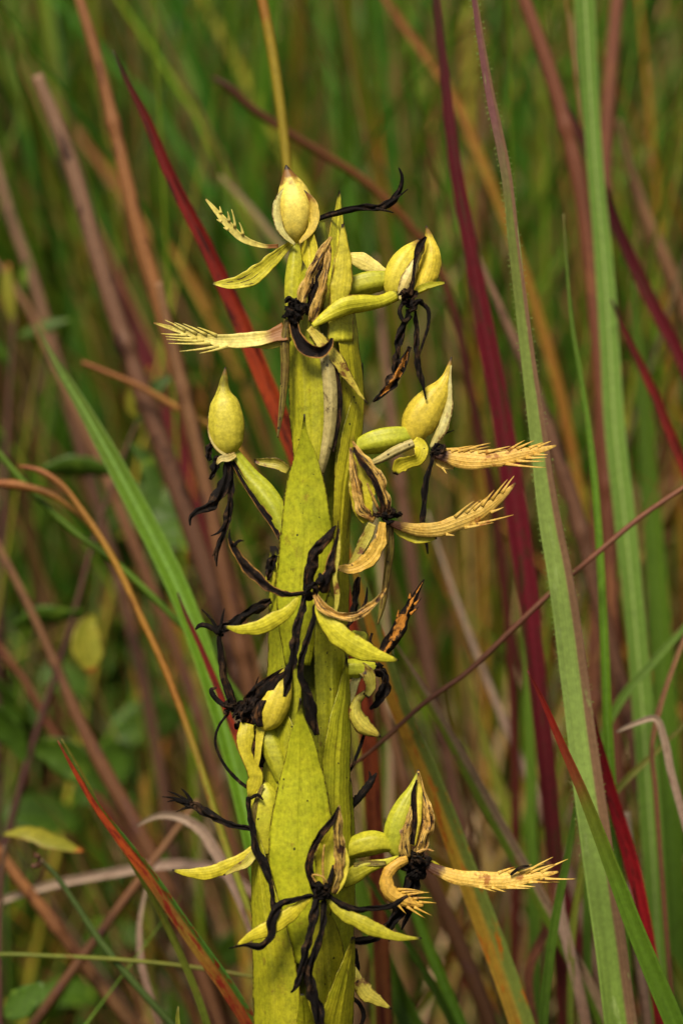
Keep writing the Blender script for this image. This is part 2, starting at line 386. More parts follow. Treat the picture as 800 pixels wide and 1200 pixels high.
MATS['g_hairy'] = blade_mat('hairy_twotone_leaf_skin', [(0, '#7a4a4c'), (0.10, '#8a5c5c'), (0.22, '#76803a'), (0.45, '#92aa54'), (0.75, '#98b45a'), (1, '#7c9a3e')], ucol='#8a6a50', upos=0.70, uw=0.05, stain='#a2ba6a', sthr=0.66, stria=0.25, nst=34)
MATS['g_redtip'] = blade_mat('red_tipped_green_skin', [(0, '#5a140e'), (0.16, '#8a2012'), (0.30, '#7c4420'), (0.40, '#66701c'), (0.6, '#5c7e1c'), (1, '#56781c')], stria=0.2)
MATS['g_redcore'] = blade_mat('rust_cored_green_skin', [(0, '#7a3018'), (0.12, '#a33a14'), (0.4, '#a84a18'), (0.55, '#7c5a22'), (0.7, '#8a6a24'), (1, '#8a3416')], ucol='#4a7426', upos=0.66, uw=0.06, stain='#7c2412', sthr=0.55, stria=0.3)
MATS['g_olive'] = blade_mat('olive_stalk_skin', [(0, '#6c6a20'), (0.5, '#7c8428'), (1, '#5c6c22')], stain='#7c4a1c', sthr=0.66)
MATS['g_yellow'] = blade_mat('yellow_stalk_skin', [(0, '#a0702a'), (0.02, '#a08424'), (0.05, '#a08a24'), (0.6, '#94902a'), (1, '#7c802a')], stria=0.25)
MATS['g_orange'] = blade_mat('orange_stalk_skin', [(0, '#9a5a38'), (0.2, '#b08430'), (0.45, '#a8702c'), (0.6, '#93902c'), (1, '#7c8a28')], stain='#8a5a24', sthr=0.6)
MATS['g_orangeleaf'] = blade_mat('orange_green_leaf_skin', [(0, '#9a8028'), (0.3, '#cc942c'), (0.6, '#bc962c'), (1, '#b08c34')], ucol='#7c8c3c', upos=0.55, uw=0.12, stain='#c0701c', sthr=0.6)
MATS['g_palegreen'] = blade_mat('half_dead_leaf_skin', [(0, '#7c7c24'), (0.4, '#6a8020'), (1, '#5c7a1c')], ucol='#b09478', upos=0.45, uw=0.06, stain='#7c5a3c', sthr=0.62)
MATS['g_redstalk'] = blade_mat('red_brown_stalk_skin', [(0, '#84503a'), (0.5, '#744430'), (1, '#64402e')], stain='#8f5c3c', sthr=0.6)
MATS['g_darkred'] = blade_mat('dark_red_stalk_skin', [(0, '#4a2414'), (0.2, '#7a4a20'), (0.35, '#4c1c16'), (1, '#5a2018')])
MATS['g_sedge'] = blade_mat('grey_green_sedge_skin', [(0, '#5a3c28'), (0.05, '#4a5a2c'), (0.5, '#566c34'), (1, '#445824')])
MATS['seed'] = blade_mat('seed_head_skin', [(0, '#a08a78'), (0.5, '#8a5c44'), (1, '#5a3a28')], stain='#3a2418', sthr=0.5)
MATS['h_leaf'] = tissue('herb_leaf_skin', '#4c6c16', '#3c5812', vein=0.2, speck=0.02, nv=5, trans=0.3, blotch='#6e8a24', bthr=0.6, bscale=120)  # tone lowered to carry the dim light inside dense undergrowth
MATS['h_leaf_yellow'] = tissue('yellow_herb_leaf_skin', '#9a962e', '#858a2a', vein=0.2, speck=0.03, edge='#8a6a28', edgew=0.06, tip='#a06028', tipv=0.9, nv=5, trans=0.3)
MATS['h_stem'] = blade_mat('purple_herb_stem_skin', [(0, '#5a4430'), (0.5, '#54342e'), (1, '#442c28')], trans=0.0)

def soil_mat():
    t = NT('soil_and_litter'); ob = t.n('TexCoord').outputs['Object']
    a = t.noise(ob, 6, 8, 0.65); b = t.noise(ob, 60, 6, 0.7)
    c = t.mix(t.step(a, 0.4, 0.65), hexc('#2a1e14'), hexc('#3c2c1c'))
    c = t.mix(t.step(b, 0.5, 0.72), c, hexc('#6a5036'))
    c = t.mix(t.step(t.noise(ob, 2.3, 5), 0.52, 0.66), c, hexc('#3a4a1c'))
    return t.finish(c, 0.9, 0.0, b, 0.8, 0.01, 0.2)

def field_mat(name, rough=0.5, trans=0.3):
    t = NT(name); u, v, ob = t.coords()
    at = t.n('Attribute'); at.attribute_name = 'tint'
    return t.finish(at.outputs['Color'], rough, trans, None, spec=0.25)

def prop(o, label=None, cat=None, group=None, kind=None):
    if label: o['label'] = label
    if cat: o['category'] = cat
    if group: o['group'] = group
    if kind: o['kind'] = kind
    return o

def empty(name, loc, parent=None):
    o = bpy.data.objects.new(name, None); COL.objects.link(o); o.location = loc; o.empty_display_size = 0.01
    if parent is not None: o.parent = parent
    return o

# ------------------------------------------------------------------ ground
def ground():
    ys = np.concatenate([np.linspace(-3, 6, 150), np.geomspace(6.2, 400, 40)])
    xs = np.concatenate([-np.geomspace(3.1, 400, 40)[::-1], np.linspace(-3, 3, 110), np.geomspace(3.1, 400, 40)])
    X, Y = np.meshgrid(xs, ys)
    Z = 0.012 * np.sin(X * 3.1 + 1) * np.sin(Y * 2.7) + 0.008 * np.sin(X * 9 + Y * 5) + 0.006 * rng.normal(size=X.shape) - 0.012
    mb = MB(); mb.grid(np.stack([X, Y, Z], -1), X, Y)
    prop(mb.build('ground', soil_mat()), kind='structure')
ground()

# ------------------------------------------------------------------ the grass mass behind (nobody could count it)
def field(name, label, mat, n, region, hgt, wid, lean, palette, seed, segs=7, sag=0.9, xoff=0.0, shade=0.9):
    r = np.random.default_rng(seed)
    y0, y1, xa, xb, power = region
    y = y0 + (y1 - y0) * r.random(n) ** power
    x = r.uniform(-1, 1, n) * (xa + xb * y)
    # tussocks: pull blades together around centres
    nt = max(8, n // 22)
    cy = y0 + (y1 - y0) * r.random(nt) ** power; cx = r.uniform(-1, 1, nt) * (xa + xb * cy)
    k = r.integers(0, nt, n); m = r.random(n) < 0.75
    x = np.where(m, cx[k] + r.normal(0, 0.022, n), x); y = np.where(m, np.maximum(cy[k] + r.normal(0, 0.022, n), y0 * 0.9), y)
    x = x + xoff
    H = r.uniform(*hgt, n) * (0.75 + 0.35 * np.sin(x * 5 + y * 3.3) ** 2)
    wd = r.uniform(*wid, n) / 2
    az = r.uniform(0, 2 * math.pi, n); ln = np.abs(r.normal(0, lean, n)) + 0.04
    droop = r.uniform(0.0, sag, n) ** 2
    s = np.linspace(0, 1, segs)
    out = ln[:, None] * s + droop[:, None] * 0.5 * s ** 2.6
    ht = s[None, :] - droop[:, None] * 0.22 * s ** 3
    dx, dy = np.cos(az), np.sin(az)
    if y0 > 0.05: dy = np.where(y + dy * out[:, -1] * H < 0.09, np.abs(dy), dy)      # none leans into the orchid
    P = np.stack([x[:, None] + dx[:, None] * out * H[:, None], y[:, None] + dy[:, None] * out * H[:, None], ht * H[:, None] - 0.01], -1)
    fa = r.uniform(-0.9, 0.9, n)[:, None] + r.uniform(-0.8, 0.8, n)[:, None] * s[None, :]
    side = np.stack([np.cos(fa), np.sin(fa), np.zeros_like(fa)], -1)
    prof = np.minimum(1, 0.55 + s * 2.0) * (1 - s ** 2.2) + 0.02
    hw = wd[:, None] * prof[None, :]
    nrm = np.stack([np.sin(fa), -np.cos(fa), np.zeros_like(fa)], -1)
    A = P - side * hw[..., None] + nrm * (hw * 0.45)[..., None]
    B = P
    C = P + side * hw[..., None] + nrm * (hw * 0.45)[..., None]
    V = np.stack([A, B, C], 2)                                    # n, segs, 3, 3
    idx = np.arange(n * segs * 3).reshape(n, segs, 3)
    q = np.stack([idx[:, :-1, :-1], idx[:, :-1, 1:], idx[:, 1:, 1:], idx[:, 1:, :-1]], -1).reshape(-1, 4)
    pal = np.array([hexc(c)[:3] for c, _ in palette]); wt = np.array([w for _, w in palette], float); wt /= wt.sum()
    # colours gather in patches of neighbouring tussocks
    ci = r.choice(len(pal), n, p=wt); ct = r.choice(len(pal), nt, p=wt)
    ci = np.where(m & (r.random(n) < 0.6), ct[k], ci)
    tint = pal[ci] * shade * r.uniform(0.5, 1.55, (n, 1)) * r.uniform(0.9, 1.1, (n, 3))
    mb = MB()
    mb.v.append(V.reshape(-1, 3)); mb.n = V.size // 3
    mb.uv.append(np.stack([np.broadcast_to(np.array([0, .5, 1.]), (n, segs, 3)), np.broadcast_to(s[None, :, None], (n, segs, 3))], -1).reshape(-1, 2))
    mb.f.append(q)
    o = mb.build(name, mat)
    a = o.data.attributes.new('tint', 'FLOAT_COLOR', 'POINT')
    cc = np.ones((n, segs, 3, 4)); cc[..., :3] = tint[:, None, None, :]
    a.data.foreach_set('color', cc.ravel())
    return prop(o, label, 'grass', kind='stuff')

GREENS = [('#48681a', 4), ('#547a1a', 4), ('#3c6216', 3), ('#667e1e', 3), ('#447422', 2), ('#7c8222', 1.5), ('#86701e', 0.8)]
DRY = [('#74523c', 3), ('#5e4034', 3), ('#80603f', 2), ('#9a7c58', 1.2), ('#6a3824', 1.5), ('#92601e', 1.6), ('#641a1a', 0.9), ('#8a4818', 1.0)]
GM, DM = field_mat('field_green_skin'), field_mat('field_dry_skin', 0.6, 0.2)
field('green_grass', 'mass of green grass filling the meadow behind the orchid', GM, 9500, (0.40, 5.0, 0.35, 0.26, 1.25), (0.40, 0.85), (0.003, 0.0075), 0.16, GREENS, 1)
field('dry_grass', 'mass of brown and mauve dead grass among the green', DM, 3000, (0.40, 4.5, 0.35, 0.26, 1.2), (0.30, 0.75), (0.002, 0.006), 0.24, DRY, 12)
field('short_grass', 'low tangle of short grass near the ground under the orchid', GM, 5200, (0.12, 1.6, 0.35, 0.25, 0.8), (0.10, 0.30), (0.002, 0.005), 0.35, GREENS + [('#6a4a3c', 5)], 3, shade=0.7)  # darker tint paints in the weak light low in dense grass
field('dead_litter', 'flattened dead straw lying between the grass tufts', DM, 3000, (0.15, 2.2, 0.35, 0.25, 0.8), (0.10, 0.28), (0.002, 0.005), 0.9, DRY, 4, shade=0.7)  # tint lowered too: shade between the tufts put into the colour
FINE = [('#5c7e1c', 4), ('#6e8a22', 3), ('#48701a', 3), ('#8a8a2a', 2), ('#a08a4a', 2), ('#8a6440', 2.5), ('#7a4a30', 2), ('#a8742a', 1.4), ('#b09a74', 1.2)]
field('fine_grass', 'tangle of thin green, straw and reddish grass close behind the orchid', GM, 2600, (0.20, 1.3, 0.30, 0.22, 0.8), (0.30, 0.70), (0.0012, 0.0032), 0.26, FINE, 21)
field('straw_tangle', 'loose tangle of thin tan straw low behind the orchid', DM, 900, (0.14, 0.9, 0.16, 0.22, 0.8), (0.22, 0.42), (0.0010, 0.0028), 0.6, DRY + [('#b09a78', 4), ('#a88a5c', 3)], 22, xoff=0.13)
field('near_grass', 'low grass standing in front of the orchid base', GM, 1500, (-0.30, 0.10, 0.30, 0.0, 1.0), (0.12, 0.27), (0.002, 0.005), 0.3, GREENS + [('#6a4a3c', 2)], 5)

def undergrowth():
    r = np.random.default_rng(31); mb = MB()
    for _ in range(420):
        y = r.uniform(0.22, 0.75); x = r.uniform(-0.42, 0.0 - 0.05 * y); z = r.uniform(0.03, 0.40) * r.uniform(0.6, 1)
        a = r.uniform(0, 6.283); ln = r.uniform(0.012, 0.032)
        s = np.linspace(0, 1, 7)[:, None]
        d = np.array([math.cos(a), math.sin(a), r.uniform(-0.3, 0.5)])
        P = np.array([x, y, z]) + d * s * ln + np.array([0, 0, -0.35]) * s ** 2 * ln
        ribbon(mb, P, ln * 0.28 * np.sin(np.pi * (0.06 + 0.93 * s[:, 0])) ** 0.8, twist=r.uniform(-50, 50), cup=0.3, nu=5, r=r)
        b = P[0]; k = np.linspace(0, 1, 4)[:, None]                    # its stalk, down to the soil
        tube(mb, b * (1 - k) + np.array([b[0] + r.normal(0, 0.02), b[1] + r.normal(0, 0.02), -0.01]) * k, np.full(4, 0.0007), ns=4)
    prop(mb.build('leafy_undergrowth', MATS['h_leaf']), 'dark mass of small broad leaves behind the stalks at left', 'undergrowth', kind='stuff')
undergrowth()

# ------------------------------------------------------------------ single grass leaves and stalks that can be told apart
def stalk(name, label, cat, mat, pts, depth, group=None, cup=0.35, fold=0.25, twist=0, ext=0.0, round_=False, hairs=False, ground_=True, nu=7, wave=0.03, bend=0.12, child=None):
    """pts from tip to base: (px, py, width px); depth = (cm behind the spike at the tip, at the base)"""
    seed = sum(map(ord, label)) % 9999
    r = np.random.default_rng(seed)
    p = np.array(pts, float)
    tt = np.concatenate([[0], np.cumsum(np.linalg.norm(np.diff(p[:, :2], axis=0), axis=1))]); tt /= tt[-1]
    dcm = depth[0] + (depth[1] - depth[0]) * tt
    q = spline(np.column_stack([p[:, 0], p[:, 1], -dcm * 0.01 / PX, p[:, 2]]), 7.0)
    P = W(q[:, 0], q[:, 1], q[:, 2]); scale = (DIST - q[:, 2] * PX) / DIST
    hw = np.maximum(q[:, 3], 0.6) * 0.5 * PX * scale
    vv = np.linspace(0, 1, len(P))
    if ext > 0:                                     # the tip lies above or beside the frame
        d = unit(P[0] - P[3]); n = max(4, int(ext / 0.01)); s = np.linspace(1, 0, n, endpoint=False)[:, None]
        E = P[0] + d * s * ext + np.array([0, 0, -0.10]) * ext * s ** 2
        P = np.concatenate([E, P]); vv = np.concatenate([np.zeros(n), vv]); hw = np.concatenate([hw[0] * (1 - s[:, 0] ** 1.8 * 0.97), hw])
    if ground_:                                     # follow the leaf down to the soil
        d = unit(P[-1] - P[-5]); c = P[-1].copy(); w = hw[-1]; E, hwE = [], []
        while c[2] > -0.005 and len(E) < 90:
            d = unit(d * (1 - bend) + np.array([0, 0.0, -1.0]) * bend)
            c = c + d * 0.012; E.append(c.copy()); w = max(w * 0.992, 0.0009); hwE.append(w)
        if E: P = np.concatenate([P, E]); hw = np.concatenate([hw, hwE]); vv = np.concatenate([vv, np.ones(len(E))])
    if name == 'dry_stalk':                         # dead culms are round, with swollen nodes
        round_ = True
        sl = np.concatenate([[0], np.cumsum(np.linalg.norm(np.diff(P, axis=0), axis=1))])
        for s0 in np.arange(r.uniform(0.02, 0.10), sl[-1], r.uniform(0.07, 0.11)):
            hw = hw * (1 + 0.22 * np.exp(-((sl - s0) / 0.0022) ** 2) - 0.10 * np.exp(-((sl - s0 - 0.005) / 0.0025) ** 2))
    mb = MB()
    if round_:
        tube(mb, P, hw, ns=10, lobes=0.05, vv=vv)
    else:
        tw = r.uniform(-8, 8) + twist
        fr = ribbon(mb, P, hw, twist=[tw - 8, tw, tw + 10], cup=cup, fold=fold, thick=0.00025, nu=nu, wave=wave, wfreq=5, r=r, vv=vv, flip=True)
        if hairs:
            n = len(P)
            for k in range(520):
                i = int(r.uniform(0.02, 0.75) * n); sd = r.choice([-1, 1, 1])
                h = (fr['hl'] if sd < 0 else fr['hr'])[i]
                p0 = P[i] + fr['S'][i] * sd * h * 0.97
                d = unit(fr['S'][i] * sd + fr['T'][i] * r.uniform(-0.6, 0.6) + fr['N'][i] * r.uniform(0, 0.8))
                s = np.linspace(0, 1, 3)[:, None]
                tube(mb, p0 + d * s * r.uniform(2.5, 5) * PX, np.array([0.4, 0.3, 0.12]) * PX, ns=4)
    o = mb.build(name, MATS[mat], None, (P[-1][0], P[-1][1], max(P[-1][2], 0)))
    return prop(o, label, cat, group)

L, S_ = 'grass leaf', 'grass stalk'
GL, GS = 'grass leaves around the orchid', 'stalks around the orchid'
# left side
stalk('grass_leaf', 'dark red pointed grass leaf running behind the top fringed petal', L, 'g_red', [(132,58,2),(148,92,6),(168,130,10),(200,205,14),(240,283,17),(275,358,20),(308,438,21),(345,525,22),(385,640,22),(420,780,20),(440,980,20),(450,1210,20)], (7,9), GL)
stalk('dry_stalk', 'tall brown dry stalk reaching the top edge beside the red leaf', S_, 'g_brownstalk', [(92,-6,12.5),(118,82,14.0),(142,182,16.4),(165,280,18.7),(188,358,18.7),(213,450,18.7),(245,590,18.7),(280,720,18.7),(320,900,17.2),(350,1210,15.6)], (14,14), GS, ext=0.12, cup=-0.6, fold=0)
stalk('dry_stalk', 'grey mauve dry stalk broken off blunt at its top', S_, 'g_mauve', [(44,88,13.9),(62,132,16.4),(84,192,19.7),(112,290,21.3),(146,398,22.1),(188,515,23.0),(232,640,23.0),(280,790,21.3),(330,980,19.7),(370,1210,18.0)], (16,15), GS, cup=-0.7, fold=0)
stalk('grass_leaf', 'broad bright green leaf slanting towards the spike from the yellow leaf', L, 'g_bright', [(42,378,2),(62,418,8),(95,474,15),(132,540,22),(170,612,25),(208,690,26),(238,768,26),(262,850,24),(290,960,24),(330,1210,22)], (9,6), GL)
stalk('grass_leaf', 'narrow dark red leaf lying along the broad bright green leaf', L, 'g_red', [(208,694,2),(216,716,4),(234,756,6),(254,804,8),(276,860,9),(320,960,10),(370,1210,10)], (5.5,5), GL)
stalk('grass_stalk', 'thin orange and yellow stalk with a frayed brown tip', S_, 'g_orange', [(22,546,3),(48,552,7),(72,568,7),(96,598,7),(130,650,8),(164,720,8),(196,790,8),(226,872,8),(262,985,8),(296,1080,8),(330,1210,8)], (9,6), GS, round_=True)
stalk('dry_stalk', 'pale straw husk curling over the thin orange stalk', S_, 'g_orange', [(-12,566,9),(30,570,10),(62,580,9),(92,602,6),(112,626,4),(140,668,3),(200,800,3),(280,1030,3),(330,1210,3)], (9.6,6.6), GS, ext=0.05)
stalk('grass_stalk', 'thin grey green stalk passing under the orange stalk', S_, 'g_green', [(-10,520,7),(40,578,8),(86,622,8),(130,655,8),(180,700,8),(230,752,8),(290,832,8),(340,920,8),(400,1210,8)], (10,8), GS, ext=0.12, round_=True)
stalk('dry_stalk', 'thin orange brown stem reaching towards the left round bud', S_, 'g_orange', [(96,424,5),(130,438,6),(170,456,7),(215,482,8),(258,506,8),(330,620,8),(400,800,8),(440,1210,8)], (15,13), GS, round_=True)
stalk('grass_leaf', 'rust streaked green leaf with split tip in lower corner', L, 'g_redcore', [(68,868,2),(88,902,7),(112,942,10),(140,980,13),(172,1022,16),(204,1068,17),(240,1120,19),(268,1160,19),(300,1212,20)], (2.4,3.2), GL, cup=0.5)
stalk('grass_leaf', 'slender yellow green leaf splitting from the rust streaked leaf', L, 'g_olive', [(72,866,2),(98,910,4),(124,962,5),(150,1004,6),(172,1040,7),(196,1086,8),(216,1130,8),(242,1200,9),(250,1230,9)], (2.9,4), GL)
sd = stalk('sedge_stalk', 'grey green sedge stalk with small pale seed head', S_, 'g_sedge', [(46,1006,5),(62,1022,6),(86,1056,7),(118,1104,8),(150,1144,8),(182,1180,9),(215,1215,9)], (7,7), GS, round_=True)
stalk('grass_stalk', 'thin yellow green stalk lying almost level across the lower corner', S_, 'g_olive', [(300,1146,4),(240,1136,5),(150,1126,5),(60,1121,5),(-10,1120,5),(-80,1135,5)], (6,8), GS, round_=True, bend=0.16)
stalk('dry_stalk', 'straight pinkish dry stalk leaning across the sedge stalk', S_, 'g_pinkdry', [(232,938,6.4),(190,996,8.8),(150,1050,10.4),(110,1104,11.2),(72,1156,12.0),(34,1208,12.0)], (12,12), GS)
stalk('dry_stalk', 'thick pinkish dry stalk behind the yellow leaf', S_, 'g_pinkdry', [(-14,618,8.4),(30,702,9.8),(64,776,11.2),(96,850,15.4),(124,905,18.2),(160,968,18.2),(200,1050,18.2),(260,1210,16.8)], (15,14), GS, ext=0.1)
stalk('dry_stalk', 'brown dry stalk below the drooping herb leaf', S_, 'g_brownstalk', [(-12,985,14),(28,1038,14),(66,1086,15),(110,1146,15),(160,1208,16)], (13,13), GS, ext=0.12)
stalk('dry_stalk', 'brown dry stalk fading behind the yellow herb leaf', S_, 'g_redstalk', [(-12,745,6.3),(30,800,8.4),(62,858,9.8),(110,930,12.6),(170,1010,14.0),(260,1210,14.0)], (20,20), GS, ext=0.12)
stalk('dry_leaf', 'pale dead leaf arching over beside the lowest black fringe', L, 'g_pale', [(160,968,3),(186,956,7),(208,957,10),(230,968,12),(254,1000,13),(276,1040,13),(300,1100,12),(330,1210,12)], (8,7), GL)
stalk('dry_leaf', 'pale dead leaf lying flat behind the rust streaked leaf', L, 'g_pale', [(-14,1062,7),(30,1046,9),(76,1034,10),(130,1024,11),(190,1014,11),(250,1018,10),(300,1050,9),(340,1210,9)], (14,12), GL, ext=0.04)
stalk('dry_leaf', 'thin dead straw hanging beside the rust streaked leaf', L, 'g_pale', [(172,1040,3),(164,1080,6),(166,1130,8),(180,1180,8),(190,1215,8)], (9,9), GL)
stalk('dry_leaf', 'short upright dead straw at the bottom edge', L, 'g_pinkdry', [(230,1156,3),(240,1176,6),(252,1210,7)], (5,5), GL)
stalk('grass_leaf', 'tiny green shoot tip poking over the bottom edge', L, 'g_olive', [(209,1180,2),(208,1194,5),(211,1215,7)], (1.5,1.5), GL)
stalk('grass_leaf', 'blurred maroon leaf behind the mauve broken stalk', L, 'g_crimson', [(70,180,6),(96,240,14),(126,300,20),(156,370,24),(186,450,24),(230,600,24),(290,800,22),(350,1210,20)], (38,35), GL)
stalk('dry_stalk', 'blurred brown stalk along the left edge of the frame', S_, 'g_mauve', [(-10,170,8.4),(12,250,11.2),(40,330,12.6),(66,420,14.0),(100,540,14.0),(150,720,14.0),(230,1210,14.0)], (30,26), GS, ext=0.1)
stalk('dry_stalk', 'blurred pale brown stalk crossing under the green herb leaf', S_, 'g_pinkdry', [(-10,300,4.8),(30,356,8.4),(70,440,13.2),(104,510,14.4),(150,620,14.4),(220,800,13.2),(320,1210,12.0)], (24,22), GS, ext=0.1)
stalk('dry_stalk', 'wide pinkish stalk close beside the black hanging petals', S_, 'g_pinkdry', [(186,330,8.0),(206,420,13.6),(226,500,16.0),(244,580,17.6),(262,670,17.6),(282,760,17.6),(310,900,16.0),(340,1210,16.0)], (13,14), GS, cup=-0.5)
stalk('grass_stalk', 'yellow stalk with orange top standing behind the topmost bud', S_, 'g_yellow', [(306,-8,12),(316,42,12),(326,105,12),(333,160,11),(340,235,11),(350,330,11),(368,560,11),(380,900,11),(384,1210,11)], (9,7), GS, ext=0.1, round_=True)
stalk('dry_stalk', 'dark red stem with brown bent tip above the topmost bud', S_, 'g_darkred', [(248,90,3),(266,100,9),(290,122,10),(330,150,10),(372,176,10),(420,206,10),(500,290,10),(560,500,10),(600,1210,10)], (17,18), GS, round_=True)
stalk('grass_leaf', 'faint grey green leaf slanting behind the cream fringed petal', L, 'g_palegreen', [(258,206,5),(282,232,9),(312,268,10),(345,312,10),(400,460,10),(440,1210,10)], (22,20), GL)
stalk('grass_leaf', 'blurred green leaf leaning above the cream fringed petal', L, 'g_green', [(176,-8,14),(216,70,18),(246,140,20),(276,240,22),(304,340,24),(340,560,24),(380,1210,24)], (50,45), GL, ext=0.15)
# right side
stalk('grass_leaf', 'dark crimson leaf rising straight behind the ochre fringed petals', L, 'g_crimson', [(510,-8,9),(520,80,11),(533,190,15),(552,295,18),(570,395,22),(588,490,24),(603,590,26),(616,680,24),(626,770,22),(640,900,20),(664,1210,20)], (9,10), GL, ext=0.05)
stalk('grass_leaf', 'long hairy pale green leaf with brown margin rising beside the fringed petals', L, 'g_hairy', [(555,-8,7),(572,98,10),(592,198,12),(604,300,14),(616,400,16),(629,500,20),(641,590,25),(660,700,30),(673,800,33),(686,900,35),(699,1000,37),(713,1100,38),(728,1215,39)], (2.2,3.6), GL, ext=0.04, hairs=True, nu=13, cup=0.18)
stalk('grass_leaf', 'broad blurred blue green leaf standing beside the hairy leaf', L, 'g_bluegreen', [(685,-8,24),(691,100,21),(698,200,19),(707,300,21),(714,400,23),(720,500,24),(732,610,25),(741,700,24),(750,800,24),(757,900,25),(764,1000,26),(776,1215,26)], (12,11), GL, ext=0.15)
stalk('dry_stalk', 'red brown stalk leaning behind the broad blue green leaf', S_, 'g_redstalk', [(612,-8,14.4),(640,70,17.6),(664,150,19.2),(682,230,19.2),(694,330,17.6),(704,450,17.6),(714,640,17.6),(730,1210,17.6)], (16,15), GS, ext=0.1, cup=-0.6, fold=0)
stalk('grass_leaf', 'crimson leaf branching past the blue green leaf to the edge', L, 'g_crimson', [(662,120,2.5),(684,165,10.2),(712,238,13.6),(738,300,14.4),(766,358,15.3),(800,425,15.3),(850,560,15.3),(900,1210,15.3)], (14,14), GL)
stalk('dry_stalk', 'orange brown blurred stalk at the top edge beside the blue green leaf', S_, 'g_redstalk', [(724,-8,16),(718,60,17),(712,140,18),(708,230,18),(706,360,18),(700,640,18),(690,1210,18)], (22,20), GS, ext=0.12)
stalk('grass_leaf', 'fine green leaf with thin tip between hairy and blue green leaves', L, 'g_bright', [(660,250,2),(663,300,3),(670,380,5),(682,450,6),(694,540,8),(702,640,9),(707,740,10),(711,840,11),(720,980,12),(740,1215,12)], (6,6), GL)
stalk('dry_stalk', 'thin red brown stem crossing diagonally in front of the hairy leaf', S_, 'g_redstalk', [(860,532,4.9),(800,572,5.6),(748,608,6.3),(700,648,6.3),(655,686,6.3),(600,738,7.0),(545,790,6.3),(500,822,5.6),(440,876,4.9),(405,905,4.2),(340,1040,4.2),(300,1210,4.2)], (5,4.6), GS, round_=True, ext=0.03)
stalk('grass_leaf', 'thin rust red leaf crossing to the edge beyond the blue green leaf', L, 'g_red', [(716,350,3),(738,400,8),(764,455,11),(790,518,12),(815,580,12),(860,760,12),(900,1210,12)], (11,11), GL)
stalk('grass_leaf', 'orange and green leaf running down from behind the spike', L, 'g_orangeleaf', [(398,600,6),(422,680,14),(446,760,20),(468,830,23),(496,895,25),(522,960,26),(548,1030,28),(574,1100,29),(600,1172,30),(614,1215,30)], (5,6), GL)
stalk('grass_leaf', 'half dead pale leaf with green margin beside the orange leaf', L, 'g_palegreen', [(462,752,3),(486,792,9),(520,850,14),(552,908,17),(586,970,18),(620,1030,18),(650,1085,18),(690,1160,18),(715,1215,18)], (7,9), GL)
stalk('grass_leaf', 'green leaf with long red tip in front of the hairy leaf', L, 'g_redtip', [(618,786,2),(636,822,6),(656,868,9),(676,914,12),(697,966,15),(718,1022,18),(742,1085,21),(766,1145,23),(796,1215,24)], (0.8,1.6), GL)
stalk('grass_leaf', 'short crimson leaf emerging from under the hairy leaf', L, 'g_scarlet', [(688,820,4),(700,870,11),(714,925,15),(728,972,17),(742,1022,17),(755,1080,15),(775,1215,14)], (5,6), GL)
stalk('dry_leaf', 'bent pale straw drooping at the edge past the blue green leaf', L, 'g_pale', [(722,858,3),(744,848,6),(768,842,8),(778,866,9),(786,904,9),(798,948,9),(812,1000,9),(830,1215,9)], (6,6), GL)
stalk('dry_leaf', 'upright curved dead straw joining the bent pale straw', L, 'g_pinkdry', [(806,738,4),(792,772,6),(780,806,6),(770,840,7),(764,870,6),(768,930,6),(790,1215,6)], (6.8,7), GL)
stalk('dry_stalk', 'dead mauve stalk behind the small leftover petals', S_, 'g_mauve', [(440,300,4.5),(452,430,10.5),(468,560,15.0),(486,680,16.5),(506,800,16.5),(530,920,16.5),(560,1060,15.0),(600,1215,15.0)], (26,24), GS, cup=-0.5)
stalk('dry_stalk', 'pinkish stalk running to the bottom edge below the ochre claws', S_, 'g_pinkdry', [(430,760,4),(470,900,12),(498,1010,16),(522,1070,18),(548,1130,19),(580,1215,20)], (13,12), GS)
stalk('dry_stalk', 'mauve dry stalk slanting behind the crimson leaf', S_, 'g_mauve', [(560,300,5),(590,370,10),(620,440,15),(648,520,18),(672,590,18),(700,700,18),(740,860,16),(780,1215,16)], (14,14), GS)
stalk('grass_leaf', 'blurred blue green leaf at top edge behind the black filament', L, 'g_bluegreen', [(408,-8,28),(414,80,32),(420,180,34),(424,300,34),(428,460,32),(430,700,30),(430,1210,30)], (70,60), GL, ext=0.12)
stalk('grass_leaf', 'blurred green leaf leaning at the top edge above the right hood', L, 'g_green', [(374,-8,12),(384,60,16),(396,150,18),(404,250,18),(410,400,18),(420,1210,18)], (60,55), GL, ext=0.1)
stalk('grass_leaf', 'blurred green leaf rising to the top edge by the crimson leaf', L, 'g_deep', [(572,-8,14),(590,80,18),(606,170,22),(618,280,24),(630,420,24),(650,640,24),(680,1210,22)], (60,55), GL, ext=0.1)
stalk('grass_stalk', 'orange stalk slanting at the top edge beside the dark crimson leaf', S_, 'g_orange', [(448,-8,7),(474,30,9),(502,68,10),(530,110,10),(570,200,10),(640,400,10),(700,1210,10)], (26,26), GS, ext=0.08)
stalk('dry_stalk', 'tan stalk leaning near the edge beyond the blue green leaf', S_, 'g_pinkdry', [(724,140,5),(740,200,10),(758,255,14),(780,305,16),(806,370,16),(860,560,16),(920,1210,16)], (24,22), GS)
stalk('grass_leaf', 'tall green leaf standing at the edge behind the crimson branch', L, 'g_green', [(742,330,4),(752,430,14),(760,540,20),(768,650,24),(776,760,26),(784,900,26),(796,1215,26)], (19,18), GL)
stalk('grass_leaf', 'fresh green leaf curving from the edge under the bent straw', L, 'g_green', [(840,690,3),(800,738,7),(764,778,9),(734,812,10),(712,850,10),(696,910,10),(690,1000,10),(690,1215,10)], (10,9), GL)
